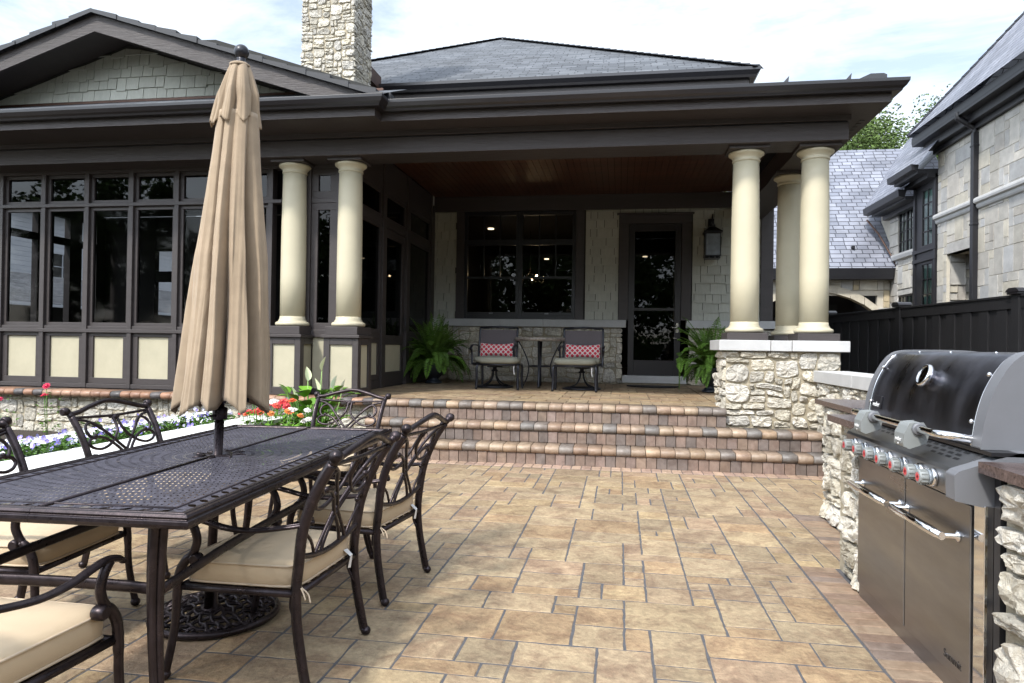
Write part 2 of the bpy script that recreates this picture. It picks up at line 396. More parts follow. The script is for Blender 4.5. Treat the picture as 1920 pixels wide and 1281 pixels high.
M['ground'] = mat('soil_ground', (.10, .085, .06), .95, var=.3, vscale=3, bump=.6, bscale=18)
M['soil'] = mat('dark_bed_soil', (.045, .033, .024), .95, var=.35, vscale=18, bump=1, bscale=50, bdist=.02)
M['joint'] = mat('grey_joint_sand', (.085, .085, .092), .95, var=.2, vscale=50, bump=.5, bscale=150)
M['paver'] = mat('tan_paver', (.315, .245, .158), .68, attr=True, var=.24, vscale=38, bump=1.0, bscale=26, bdist=.010, var2=.18, v2scale=5, rvar=.15, base2=(.66, .60, .60), b2scale=6, b2lo=.44, b2hi=.62, detail=8)
M['brick'] = mat('clay_paver_brick', (.86, .84, .80), .52, attr=True, var=.20, vscale=16, bump=.5, bscale=60, bdist=.004, var2=.16, v2scale=5, rvar=.15, base2=(.75, .70, .68), b2scale=9)
M['shingleroof'] = brickmat('grey_asphalt_shingle', (.060, .067, .078), (.125, .135, .15), (.02, .022, .028), .28, .115, .010, .85, .6)
M['slate'] = brickmat('blue_grey_slate', (.15, .16, .195), (.225, .235, .275), (.04, .042, .055), .34, .21, .014, .5, 1.0)
M['ashlar'] = mat('warm_grey_sawn_stone', (.43, .415, .385), .85, attr=True, var=.15, vscale=5, bump=.6, bscale=22, bdist=.012, var2=.12, v2scale=1.2)
M['ashmortar'] = mat('pale_mortar', (.52, .48, .40), .95, var=.1)
M['black'] = mat('black_paint', (.012, .012, .015), .42, var=.1, bump=.1, bscale=30)
M['fence'] = mat('black_stained_fence', (.010, .0095, .011), .6, var=.25, vscale=3, stretch=(6, 6, .5), bump=.3, bscale=20)
M['blackframe'] = mat('black_window_frame', (.010, .010, .012), .35)
M['door'] = mat('black_door_paint', (.016, .013, .014), .38)
M['reflection_curtain'] = mat('pale_reflection_curtain', (.42, .52, .50), .9, var=.2, vscale=3)  # pale colour imitates reflections in the neighbour's window glass
M['felt'] = mat('dark_building_paper', (.03, .03, .028), .9)
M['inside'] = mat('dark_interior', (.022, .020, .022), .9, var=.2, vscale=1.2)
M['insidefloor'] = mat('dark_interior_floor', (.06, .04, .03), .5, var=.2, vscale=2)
M['glass'] = glass('window_glass', .42, .42, rough=.015)
M['glass2'] = glass('tinted_window_glass', .14, .42, rough=.015)
M['glassn'] = glass('green_window_glass', .8, 1.0, (.8, 1, .93))
M['screen'] = glass('insect_screen', .46, .22, rough=.04)
M['bronze'] = mat('dark_cast_bronze', (.034, .026, .029), .34, .7, var=.4, vscale=22, rvar=.12, bump=.3, bscale=110, bdist=.002)
M['cush'] = mat('beige_cushion_fabric', (.52, .405, .27), .88, var=.06, vscale=4, bump=.45, bscale=380, bdist=.0015, sheen=.1)
M['piping'] = mat('tan_piping', (.50, .40, .29), .85)
M['canopy'] = mat('taupe_canopy_fabric', (.325, .248, .170), .9, var=.08, vscale=3, bump=.5, bscale=420, bdist=.0012, sheen=.1, var2=.10, v2scale=14)
M['steel'] = mat('brushed_stainless', (.31, .31, .32), .36, 1.0, var=.2, vscale=2.2, rvar=.10, stretch=(1, .3, 1.5), var2=.15, v2scale=5)
M['lid'] = mat('dark_brushed_steel_lid', (.13, .13, .15), .36, 1.0, var=.4, vscale=4, rvar=.14, stretch=(1, 1, .3), var2=.35, v2scale=1.5)
M['chrome'] = mat('chrome', (.75, .75, .76), .07, 1.0)
M['grey_cast'] = mat('grey_cast_metal', (.16, .165, .18), .5, .2, var=.06, bump=.15, bscale=150, bdist=.001)
M['grey_plastic'] = mat('grey_green_plastic', (.22, .235, .235), .45, var=.04)
M['granite'] = mat('brown_granite', (.085, .060, .055), .22, var=.55, vscale=95, detail=3, var2=.25, v2scale=20)
M['red'] = mat('red_dial', (.65, .06, .07), .4)
M['white'] = mat('white_lettering', (.75, .75, .75), .5)
M['pot'] = mat('dark_glazed_pot', (.020, .026, .036), .38, var=.2, bump=.2, bscale=20)
M['leafd'] = mat('fern_green', (.075, .15, .028), .6, attr=True, spec=.3)
M['leaf'] = mat('leaf_green', (.09, .19, .035), .5, attr=True, spec=.4)
M['treeleaf'] = mat('tree_leaf', (.10, .17, .04), .6, attr=True, spec=.3)
M['bark'] = mat('bark', (.10, .08, .065), .9, var=.3, vscale=8, stretch=(1, 1, .2), bump=.8, bscale=20)
M['petal'] = mat('petal', (1, 1, 1), .6, attr=True)
M['sling'] = mat('grey_woven_sling', (.10, .085, .09), .8, var=.12, vscale=40, stretch=(1, 1, 6), bump=.3, bscale=200)
M['sagecush'] = mat('sage_cushion', (.24, .235, .185), .85, var=.05, bump=.3, bscale=300, bdist=.001)
M['blackmetal'] = mat('black_patio_metal', (.022, .023, .030), .35, .4)
M['mosaic'] = mat('mosaic_table_edge', (.22, .19, .16), .3, var=.7, vscale=26)
M['wood'] = mat('stained_beadboard', (.075, .028, .014), .40, var=.45, vscale=6, stretch=(.25, 3, 1), var2=.3, v2scale=2)
M['plastic_w'] = mat('white_plastic', (.45, .45, .46), .5)
M['copper'] = mat('copper_flashing', (.075, .038, .026), .5, .4, var=.3)
M['siding'] = mat('white_siding', (.68, .72, .78), .7, var=.04)
M['frost'] = mat('frosted_glass', (.20, .23, .26), .25, spec=.7, var=.25, vscale=9)
M['rubber'] = mat('black_mat', (.012, .012, .013), .9, bump=.4, bscale=90)
M['nickel'] = mat('nickel', (.55, .52, .48), .25, 1.0)
M['bulb'] = emis('warm_bulb', (1, .72, .38), 45)
M['can'] = emis('warm_ceiling_light', (1, .80, .52), 4)
# slotted table top: rings of small slots cast right through the plate
def tabletop_mat():
    m = mat('pierced_cast_top', (.080, .076, .096), .50, .5, var=.3, vscale=20, rvar=.12)
    t = m.node_tree; n = t.nodes.new; l = t.links.new
    p = [x for x in t.nodes if x.type == 'BSDF_PRINCIPLED'][0]
    tc = n('ShaderNodeTexCoord'); s = n('ShaderNodeSeparateXYZ'); l(tc.outputs['Object'], s.inputs[0])
    def ma(op, a, b=None, c=None):
        x = n('ShaderNodeMath'); x.operation = op
        for i, q in enumerate((a, b, c)):
            if q is None: continue
            if isinstance(q, (int, float)): x.inputs[i].default_value = q
            else: l(q, x.inputs[i])
        return x.outputs[0]
    X, Y = s.outputs['X'], s.outputs['Y']
    r = ma('SQRT', ma('ADD', ma('MULTIPLY', X, X), ma('MULTIPLY', Y, Y)))
    an = ma('ARCTAN2', Y, X)
    rr = ma('DIVIDE', r, .040); ri = ma('FLOOR', rr); rf = ma('FRACT', rr)
    # slots per ring grow with the ring's length
    cnt = ma('MULTIPLY', ma('ADD', ri, 1), 13.0)
    af = ma('FRACT', ma('ADD', ma('MULTIPLY', ma('DIVIDE', an, 2*pi), cnt), ma('MULTIPLY', ri, .5)))
    du = ma('ABSOLUTE', ma('SUBTRACT', af, .5)); dv = ma('ABSOLUTE', ma('SUBTRACT', rf, .42))
    hole = ma('MULTIPLY', ma('LESS_THAN', du, .135), ma('LESS_THAN', dv, .15))
    ax, ay = ma('ABSOLUTE', X), ma('ABSOLUTE', Y)
    inner = ma('MULTIPLY', ma('LESS_THAN', ax, .375), ma('LESS_THAN', ay, .915))
    seam = ma('GREATER_THAN', ax, .014)
    far = ma('GREATER_THAN', r, .12)
    hole = ma('MULTIPLY', ma('MULTIPLY', hole, inner), ma('MULTIPLY', seam, far))
    # scrolled border: slanted drops between the weave and the rim
    def drops(a, b, lo, hi):
        k = ma('FRACT', ma('ADD', ma('DIVIDE', a, .062), ma('MULTIPLY', b, 9.0)))
        e = ma('ABSOLUTE', ma('SUBTRACT', k, .5)); mid = (lo+hi)/2; h = (hi-lo)/2
        f = ma('DIVIDE', ma('ABSOLUTE', ma('SUBTRACT', b, mid)), h)
        return ma('LESS_THAN', ma('ADD', ma('MULTIPLY', e, 4.6), ma('MULTIPLY', f, f)), 1.0)
    b1 = ma('MULTIPLY', drops(Y, ax, .388, .428), ma('LESS_THAN', ay, .93))
    b2 = ma('MULTIPLY', drops(X, ay, .928, .972), ma('LESS_THAN', ax, .40))
    hole = ma('MAXIMUM', hole, ma('MAXIMUM', b1, b2))
    tr = n('ShaderNodeBsdfTransparent'); mx = n('ShaderNodeMixShader')
    l(hole, mx.inputs[0]); l(p.outputs[0], mx.inputs[1]); l(tr.outputs[0], mx.inputs[2])
    o = [x for x in t.nodes if x.type == 'OUTPUT_MATERIAL'][0]; l(mx.outputs[0], o.inputs[0])
    # raised weave between the slots
    wv = ma('MULTIPLY', ma('SINE', ma('MULTIPLY', rr, 2*pi)), ma('COSINE', ma('MULTIPLY', ma('MULTIPLY', an, cnt), 1.0)))
    bp = n('ShaderNodeBump'); bp.inputs['Strength'].default_value = .5; bp.inputs['Distance'].default_value = .002
    l(wv, bp.inputs['Height']); l(bp.outputs[0], p.inputs['Normal'])
    return m
M['tabletop'] = tabletop_mat()
def pillow_mat():
    m = mat('red_lattice_fabric', (.62, .60, .56), .85)
    t = m.node_tree; n = t.nodes.new; l = t.links.new
    p = [x for x in t.nodes if x.type == 'BSDF_PRINCIPLED'][0]
    tc = n('ShaderNodeTexCoord'); s = n('ShaderNodeSeparateXYZ'); l(tc.outputs['Object'], s.inputs[0])
    def ma(op, a, b=None):
        x = n('ShaderNodeMath'); x.operation = op
        for i, q in enumerate((a, b)):
            if q is None: continue
            if isinstance(q, (int, float)): x.inputs[i].default_value = q
            else: l(q, x.inputs[i])
        return x.outputs[0]
    k = 2*pi/.15
    a = ma('COSINE', ma('MULTIPLY', ma('ADD', s.outputs['X'], s.outputs['Z']), k)); b = ma('COSINE', ma('MULTIPLY', ma('SUBTRACT', s.outputs['X'], s.outputs['Z']), k))
    v = ma('ABSOLUTE', ma('MULTIPLY', a, b)); g = ma('GREATER_THAN', v, .30)
    mm = n('ShaderNodeMix'); mm.data_type = 'RGBA'; mm.inputs['A'].default_value = (.62, .60, .57, 1); mm.inputs['B'].default_value = (.55, .035, .06, 1)
    l(g, mm.inputs['Factor']); l(mm.outputs['Result'], p.inputs['Base Color']); return m
M['pillow'] = pillow_mat()
WORLD_ROOTS = []
def wthing(name, label, cat, loc, group=None):
    o = thing(name, label, cat, loc, 0, group); WORLD_ROOTS.append(o); return o
X, Yv, Z = (1, 0, 0), (0, 1, 0), (0, 0, 1)
FZ = .585                      # porch floor height

# ================================================================== ground
g = MB(); g.add([(-400, -400, -.03), (400, -400, -.03), (400, 900, -.03), (-400, 900, -.03)], [(0, 1, 2, 3)])
tag(g.ob('ground', M['ground']), kind='structure')
jb = MB(); jb.box(-3.34, 2.02, -2.4, 6.944, -.02, -.0022)
tag(jb.ob('paving_bed', M['joint']), kind='structure')
PC = [(1.0, .98, .95), (1.02, 1.0, .96), (.97, .93, .91), (1.04, 1.02, .95), (1.06, .96, .86), (.93, .90, .89), (1.07, 1.02, .90), (1.0, .92, .92), (.97, .97, .95)]
pv = MB(); SZ = [(2, 2), (3, 2), (3, 2), (3, 2), (2, 3), (3, 3), (2, 1), (1, 1), (1, 2), (2, 2), (4, 2), (4, 3), (3, 3), (3, 1)]
ashlar(pv, (-3.30, -2.3, -.012), X, Yv, 4.30, 9.05, .108, SZ, .0065, .012, PC, 5, .004, rough=.0026, lift=.0007)
ashlar(pv, (1.004, 4.02, -.012), X, Yv, .255, 2.73, .125, [(2, 2), (1, 2), (2, 1), (1, 1), (2, 3)], .0075, .012, PC, 6, .003, rough=.0022, lift=.0007)
ashlar(pv, (1.264, 5.285, -.012), X, Yv, .74, 1.46, .12, SZ, .0075, .012, PC, 8, .003, rough=.0022, lift=.0007)
tag(pv.ob('patio_paving', M['paver']), kind='structure')
BC = [(.35, .26, .195), (.37, .29, .215), (.33, .24, .18), (.22, .195, .18), (.385, .285, .20), (.32, .23, .175), (.37, .285, .215), (.34, .25, .185), (.19, .18, .175), (.35, .27, .21)]
BS = [(.31, .225, .165), (.28, .20, .155), (.33, .25, .185), (.23, .18, .155)]
bd = MB(); rng = random.Random(3)
def flat_bricks(mb, x0, x1, y0, y1, along, pitch, cols, z=0.003, th=.014):
    a, b = (x0, x1) if along == 'x' else (y0, y1); n = max(1, round((b-a)/pitch)); p = (b-a)/n
    for i in range(n):
        c = rng.choice(cols); s = rng.uniform(.85, 1.12); c = tuple(q*s for q in c); q0, q1 = a+i*p+.003, a+(i+1)*p-.003
        r_ = rng.uniform(-.001, .001)
        if along == 'x': mb.box(q0, q1, y0, y1, z-th, z+r_, c)
        else: mb.box(x0, x1, q0, q1, z-th, z+r_, c)
flat_bricks(bd, 1.006, 1.185, -2.3, 4.02, 'y', .082, BS)
flat_bricks(bd, 1.262, 1.455, 4.025, 5.27, 'y', .082, BS)
flat_bricks(bd, -2.72, 1.98, 6.765, 6.935, 'x', .098, [(.42, .30, .24), (.38, .27, .22), (.45, .33, .25)])
tag(bd.ob('patio_border', M['brick'], bevel=.004), kind='structure')
sl = MB(); sl.box(-9.9, -3.74, .2, 7.5, -.03, .06)
tag(sl.ob('flowerbed_soil', M['soil']), kind='structure')
sl = MB(); sl.box(-3.33, -2.78, 5.55, 7.3, -.02, .05)
tag(sl.ob('flowerbed_soil', M['soil']), kind='structure')

# ================================================================== porch steps
steps = wthing('porch_steps', 'wide flight of tan and charcoal brick steps with bullnose treads up to the porch', 'steps', (-.4, 7.0, 0))
rng = random.Random(11)
def nosing(mb, x0, x1, yf, yb, zt, th=.082, pitch=.144, cols=BC):
    n = max(1, round((x1-x0)/pitch)); p = (x1-x0)/n; last = None
    for i in range(n):
        c = rng.choice(cols)
        if c[0] < .2 and last and last[0] < .2: c = cols[0]
        last = c; s = rng.uniform(.88, 1.12); c = tuple(q*s for q in c)
        a, b = x0+i*p+.0025, x0+(i+1)*p-.0025; pr = []; R = th/2
        jy = rng.uniform(-.003, .003); jz = rng.uniform(-.0015, .0015)
        for k in range(9):
            an = -pi/2-pi*k/8; pr.append((yf+R+R*cos(an)*1.0+jy, zt-R+R*sin(an)+jz))
        pr += [(yb, zt+jz), (yb, zt-th+jz)]
        pr = [(y, z) for y, z in pr]
        m = len(pr); e = .004
        vs = []
        for xx, sh in ((a, e), (a+e, 0), (b-e, 0), (b, e)):
            for k, (y, z) in enumerate(pr):
                cyy, czz = yf+R+.02, zt-R
                if sh:
                    dy = (yf+R-y); dz = (czz-z); L_ = math.hypot(dy, dz) or 1
                    if k < 9: y, z = y+dy/L_*sh, z+dz/L_*sh
                    else: z = z+(sh if z < czz else -sh)
                vs.append((xx, y, z))
        fs = [(r_*m+k, r_*m+(k+1) % m, (r_+1)*m+(k+1) % m, (r_+1)*m+k) for r_ in range(3) for k in range(m)]
        mb.add(vs, [f[::-1] for f in fs], c, True)
        mb.add([vs[k] for k in range(m)], [tuple(range(m))], c); mb.add([vs[3*m+k] for k in range(m)], [tuple(range(m))[::-1]], c)
def riser(mb, x0, x1, y, z0, z1, pitch=.1, cols=((.25, .185, .155), (.23, .175, .15), (.27, .205, .165), (.18, .15, .14), (.26, .20, .18), (.24, .18, .155), (.185, .155, .145), (.25, .19, .16))):
    n = round((x1-x0)/pitch); p = (x1-x0)/n
    for i in range(n):
        c = rng.choice(cols); s = rng.uniform(.85, 1.15); d = rng.uniform(-.003, .003)
        mb.box(x0+i*p+.0025, x0+(i+1)*p-.0025, y-.01+d, y+.03, z0, z1, tuple(q*s for q in c))
SX0 = -2.76
cfg = [(6.944, 0, .195, SX0, 1.985, 7.175), (7.175, .195, .39, SX0, 1.985, 7.40), (7.40, .39, .585, -2.76, 1.10, 7.62)]
for y, z0, z1, a, b, yb in cfg:
    m = MB(); nosing(m, a, b, y-.04, yb+.01, z1); m.ob('nosing_course', M['brick'], steps)
    m = MB(); riser(m, a, b, y, z0, z1-.082); m.ob('riser_course', M['brick'], steps, bevel=.004)
m = MB(); m.box(SX0+.01, 1.98, 6.965, 7.9, -.03, .13); m.box(SX0+.01, 1.98, 7.20, 7.9, .13, .325); m.box(SX0+.01, 1.09, 7.43, 7.9, .325, .52)
m.ob('core', M['mortar'], steps)
# porch floor
pf = MB(); pf.box(-10, 2.6, 7.6, 12.0, .40, FZ-.012)
tag(pf.ob('porch_floor_base', M['joint']), kind='structure')
pf = MB(); ashlar(pf, (-3.36, 7.635, FZ-.014), X, Yv, 4.44, 4.30, .12, [(2, 1), (2, 1), (3, 1), (2, 2), (1, 1), (3, 2)], .008, .012, PC, 15, .003, rough=.001, lift=.0008)
ashlar(pf, (1.09, 8.35, FZ-.014), X, Yv, 1.2, 3.58, .12, [(2, 1), (2, 1), (3, 1), (2, 2), (1, 1)], .008, .012, PC, 16, .003, rough=.001, lift=.0008)
tag(pf.ob('porch_floor', M['paver']), kind='structure')

# ================================================================== house
house = wthing('house', 'single storey house with grey brown trim, screened sunroom, covered porch and stone chimney', 'house', (-3, 8, 0))
def hp(mb, name, m, bevel=0, parent=None, lab=None):
    o = mb.ob(name, M[m], parent or house, bevel)
    if lab: o['label'] = lab
    return o
# sunroom base: stone wall and brick ledge
m = MB(); m.box(-9.9, -2.78, 7.58, 7.9, -.05, .52); hp(m, 'base_mortar', 'mortar')
m = MB(); rubble(m, (-9.9, 7.58, .0), X, Z, 7.1, .525, (.085, .088), 21, .022, .013, .016, big=False); hp(m, 'base_stones', 'rubble')
m = MB(); rng = random.Random(5); nosing(m, -9.9, -2.77, 7.44, 7.8, FZ-.003, pitch=.135, cols=[(.33, .185, .12), (.10, .095, .10), (.37, .23, .16), (.12, .11, .115), (.28, .16, .11)]); hp(m, 'brick_ledge', 'brick')
# sunroom front framing, bays 0.64 wide
SY = 7.90
bays = [-10.7+.64*i for i in range(11)]            # mullion centres ... -4.30
bays = [x for x in bays]
off = -7.51-bays[5]; bays = [x+off for x in bays]; bays = [x for x in bays if x < -4.2]
m = MB()
for x in bays: m.box(x-.030, x+.030, SY-.034, SY+.09, FZ, 3.42)
hp(m, 'mullions', 'brown', .004)
m = MB()
m.box(-10, -4.16, SY-.045, SY+.08, 1.30, 1.345); m.box(-10, -4.16, SY-.02, SY+.08, 1.345, 1.385)
m.box(-10, -4.16, SY-.026, SY+.08, FZ, .64); m.box(-10, -4.16, SY-.04, SY+.1, 2.93, 2.975)
m.box(-10, -4.16, SY-.035, SY+.1, 3.36, 3.42)
hp(m, 'rails', 'brown', .004)
def window(x0, x1, z0, z1, y, fr=.055, dep=.05, gl='glass', ax='y', name='window', fm='brown', lites=None, mun=.018, parent=None, th=.012):
    """window frame with its pane; ax='y' faces -y at y, ax='x+' faces +x at x=y, ax='x-' faces -x"""
    def B(mb, a, b, c, d, p, q):
        if ax == 'y': mb.box(a, b, y+p, y+q, c, d)
        elif ax == 'x+': mb.box(y-q, y-p, a, b, c, d)
        else: mb.box(y+p, y+q, a, b, c, d)
    f = MB(); B(f, x0, x1, z0, z0+fr, 0, dep); B(f, x0, x1, z1-fr, z1, 0, dep)
    B(f, x0, x0+fr, z0+fr, z1-fr, 0, dep); B(f, x1-fr, x1, z0+fr, z1-fr, 0, dep)
    if lites:
        nx, nz = lites
        for i in range(1, nx):
            c = x0+fr+(x1-x0-2*fr)*i/nx; B(f, c-mun/2, c+mun/2, z0+fr, z1-fr, .012, dep-.008)
        for i in range(1, nz):
            c = z0+fr+(z1-z0-2*fr)*i/nz; B(f, x0+fr, x1-fr, c-mun/2+.0003, c+mun/2-.0003, .0145, dep-.0105)
    o = f.ob(name, M[fm], parent or house, bevel=.003)
    p = MB(); B(p, x0+fr*.8, x1-fr*.8, z0+fr*.8, z1-fr*.8, dep*.5-.002, dep*.5+.002)
    # a pane is a single sheet
    q = MB()
    c = dep*.5
    if ax == 'y': q.add([(x0+fr*.7, y+c, z0+fr*.7), (x1-fr*.7, y+c, z0+fr*.7), (x1-fr*.7, y+c, z1-fr*.7), (x0+fr*.7, y+c, z1-fr*.7)], [(0, 1, 2, 3)])
    else:
        xx = y-c if ax == 'x+' else y+c
        q.add([(xx, x0+fr*.7, z0+fr*.7), (xx, x1-fr*.7, z0+fr*.7), (xx, x1-fr*.7, z1-fr*.7), (xx, x0+fr*.7, z1-fr*.7)], [(0, 1, 2, 3)] if ax == 'x+' else [(3, 2, 1, 0)])
    q.ob('pane', M[gl], o); return o
for i in range(len(bays)):
    x0 = bays[i]+.03; x1 = (bays[i+1]-.03) if i+1 < len(bays) else -4.16
    if x1-x0 < .15: continue
    window(x0, x1, 1.385, 2.93, SY+.005, .045, .05, 'screen')
    window(x0, x1, 2.975, 3.36, SY+.005, .045, .05, 'glass2', name='transom_window')
    f = MB(); fr = .075
    f.box(x0, x1, SY, SY+.05, .64, .64+fr); f.box(x0, x1, SY, SY+.05, 1.30-.05, 1.30); f.box(x0, x0+fr, SY, SY+.05, .64+fr, 1.25); f.box(x1-fr, x1, SY, SY+.05, .64+fr, 1.25)
    o = hp(f, 'wainscot', 'brown', .004)
    p = MB(); p.box(x0+fr-.005, x1-fr+.005, SY+.022, SY+.045, .64+fr-.005, 1.255); p.ob('wall_panel', M['panel'], o)
# piers behind the attached columns, slim window between them
m = MB(); m.box(-4.16, -3.785, SY-.02, SY+.12, FZ, 3.42); m.box(-3.46, -3.36, SY-.02, SY+.12, FZ, 3.42)
m.box(-3.785, -3.46, SY, SY+.1, 3.36, 3.42); m.box(-3.785, -3.46, SY, SY+.1, 2.93, 2.99); m.box(-3.785, -3.46, SY-.02, SY+.1, 1.28, 1.37); m.box(-3.785, -3.46, SY, SY+.1, FZ, .65)
hp(m, 'corner_boards', 'brown', .004)
window(-3.785, -3.46, 1.37, 2.93, SY+.01, .085, .05, 'glass2'); window(-3.785, -3.46, 2.99, 3.36, SY+.01, .085, .05, 'glass2', name='transom_window')
m = MB(); m.box(-3.785, -3.46, SY+.02, SY+.06, .65, 1.28); hp(m, 'wall_panel', 'panel')
# sunroom side wall toward the porch (faces +x)
SXW = -3.36
def sx(mb, y0, y1, z0, z1, p=0, q=.12): mb.box(SXW-q, SXW-p, y0, y1, z0, z1)
m = MB()
for a, b in ((8.02, 8.14), (9.26, 9.40), (10.36, 10.52), (11.75, 11.95)): sx(m, a, b, FZ, 3.87, -.02)
sx(m, 8.14, 9.26, 3.40, 3.87); sx(m, 9.40, 10.36, 3.40, 3.87); sx(m, 10.52, 11.75, 3.40, 3.87)
for a, b in ((8.14, 9.26), (9.40, 10.36), (10.52, 11.75)): sx(m, a, b, 2.90, 3.0)
sx(m, 8.14, 9.26, 1.28, 1.37); sx(m, 10.52, 11.75, 1.28, 1.37); sx(m, 8.14, 9.26, FZ, .70); sx(m, 10.52, 11.75, FZ, .70)
hp(m, 'side_framing', 'brown', .004)
for a, b in ((8.14, 9.26), (10.52, 11.75)):
    window(a, b, 1.37, 2.90, SXW-.01, .05, .05, 'glass2', 'x+'); 
    f = MB(); sx(f, a, a+.08, .70, 1.28, .01, .06); sx(f, b-.08, b, .70, 1.28, .01, .06); sx(f, a+.08, b-.08, .70, .78, .01, .06); sx(f, a+.08, b-.08, 1.22, 1.28, .01, .06)
    o = hp(f, 'wainscot', 'brown', .004); p = MB(); sx(p, a+.075, b-.075, .775, 1.225, .03, .055); p.ob('wall_panel', M['panel'], o)
for a, b in ((8.14, 9.26), (9.40, 10.36), (10.52, 11.75)): window(a, b, 3.0, 3.40, SXW-.01, .05, .05, 'glass2', 'x+', name='transom_window')
f = MB(); a, b = 9.41, 10.35
sx(f, a, a+.12, FZ+.01, 2.89, .02, .06); sx(f, b-.12, b, FZ+.01, 2.89, .02, .06); sx(f, a+.12, b-.12, 2.77, 2.89, .02, .06); sx(f, a+.12, b-.12, 1.20, 1.34, .02, .06); sx(f, a+.12, b-.12, FZ+.01, .80, .02, .06)
dr = hp(f, 'sunroom_door', 'brown', .004)
p = MB(); sx(p, a+.115, b-.115, .795, 1.205, .035, .05); p.ob('door_panel', M['panel'], dr)
p = MB(); xx = SXW-.04; p.add([(xx, a+.11, 1.33), (xx, b-.11, 1.33), (xx, b-.11, 2.78), (xx, a+.11, 2.78)], [(0, 1, 2, 3)]); p.ob('pane', M['glass2'], dr)
p = MB(); p.tube([(SXW-.01, b-.06, 1.42), (SXW+.03, b-.06, 1.42), (SXW+.03, b-.06, 1.62), (SXW-.01, b-.06, 1.62)], .009); p.ob('door_handle', M['blackframe'], dr)
# sunroom interior
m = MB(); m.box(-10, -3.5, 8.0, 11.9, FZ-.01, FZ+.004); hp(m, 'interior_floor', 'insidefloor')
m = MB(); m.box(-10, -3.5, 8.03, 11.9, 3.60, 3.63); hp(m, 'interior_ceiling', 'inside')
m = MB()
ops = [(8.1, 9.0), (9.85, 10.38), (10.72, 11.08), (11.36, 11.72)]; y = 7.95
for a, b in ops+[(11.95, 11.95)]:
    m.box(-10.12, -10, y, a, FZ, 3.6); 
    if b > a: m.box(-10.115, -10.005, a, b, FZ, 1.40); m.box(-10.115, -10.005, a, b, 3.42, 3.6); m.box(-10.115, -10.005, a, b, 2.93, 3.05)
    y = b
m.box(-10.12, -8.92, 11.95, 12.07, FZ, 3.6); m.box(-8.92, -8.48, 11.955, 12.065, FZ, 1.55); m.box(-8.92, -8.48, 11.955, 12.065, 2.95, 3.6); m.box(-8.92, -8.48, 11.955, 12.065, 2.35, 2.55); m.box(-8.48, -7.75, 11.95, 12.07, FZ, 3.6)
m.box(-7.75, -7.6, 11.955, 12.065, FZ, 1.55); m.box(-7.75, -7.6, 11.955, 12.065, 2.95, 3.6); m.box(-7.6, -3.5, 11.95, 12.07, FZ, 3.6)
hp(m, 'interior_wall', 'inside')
# beam, frieze, soffit, fascia, gutter
m = MB(); m.box(-9.9, 2.31, 7.52, 7.95, 3.400, 3.585); hp(m, 'beam', 'brown_h', .005)
m = MB(); m.box(-9.9, 2.325, 7.50, 7.93, 3.600, 3.68); hp(m, 'frieze', 'brown_h', .004)
m = MB(); m.box(-9.9, 2.30, 7.54, 7.93, 3.584, 3.601); hp(m, 'beam_groove', 'black')
m = MB(); m.box(1.885, 2.31, 7.952, 11.95, 3.400, 3.585); m.box(1.9, 2.325, 7.932, 11.95, 3.600, 3.68); m.box(1.90, 2.30, 7.94, 11.95, 3.584, 3.601); hp(m, 'side_beam', 'brown', .004)
FX = 2.592
fpath = [(-9.9, 6.98), (-2.64, 6.98), (-2.64, 7.17), (FX, 7.17), (FX, 12.6)]
m = MB(); sweep(m, fpath, [(0, 3.655), (0, 3.845), (-.03, 3.845), (-.03, 3.655)]); hp(m, 'fascia', 'brown_h', .003)
m = MB(); sweep(m, fpath, [(.002, 3.742), (.07, 3.742), (.078, 3.765), (.10, 3.782), (.122, 3.82), (.124, 3.852), (.115, 3.852), (.112, 3.825), (.07, 3.77), (.002, 3.77)]); hp(m, 'gutter', 'gutter', .002)
m = MB(); m.box(-9.9, -2.67, 7.0, 7.5, 3.655, 3.67); m.box(-2.67, FX-.03, 7.2, 7.5, 3.655, 3.67); m.box(2.325, FX-.03, 7.5, 12.6, 3.655, 3.67)
hp(m, 'soffit', 'brown')
m = MB()
for i in range(44): m.box(2.47, 2.52, 7.7+i*.11, 7.75+i*.11, 3.650, 3.654)
hp(m, 'soffit_vents', 'black')
m = MB()
for x in (-2.45, -1.05, -.63, -.21, .22, .66, 1.12): m.add([(x, 7.10, 3.85), (x+.014, 7.10, 3.85), (x+.010, 7.11, 3.876), (x, 7.2, 3.85)], [(0, 1, 2), (0, 2, 3), (1, 3, 2)])
for x in (1.55, 2.13): m.add([(x, 7.06, 3.85), (x+.05, 7.06, 3.85), (x+.06, 7.07, 3.92), (x+.02, 7.2, 3.85)], [(0, 1, 2), (0, 2, 3), (1, 3, 2)])
m.prism([(2.2, 3.845), (2.38, 3.925), (2.50, 3.925), (2.53, 3.91), (2.53, 3.845)], 'y', 7.12, 7.3)
hp(m, 'gutter_brackets', 'gutter')
# roofs
m = MB()
m.plane_uv([(-2.62, 7.12, 3.86), (FX+.02, 7.12, 3.86), (FX+.02, 12.6, 4.25), (-2.62, 12.6, 4.25)], X)
m.plane_uv([(-9.9, 6.93, 3.865), (-2.60, 6.93, 3.865), (-2.60, 7.95, 4.30), (-9.9, 7.95, 4.30)], X)
hp(m, 'porch_roof', 'shingleroof')
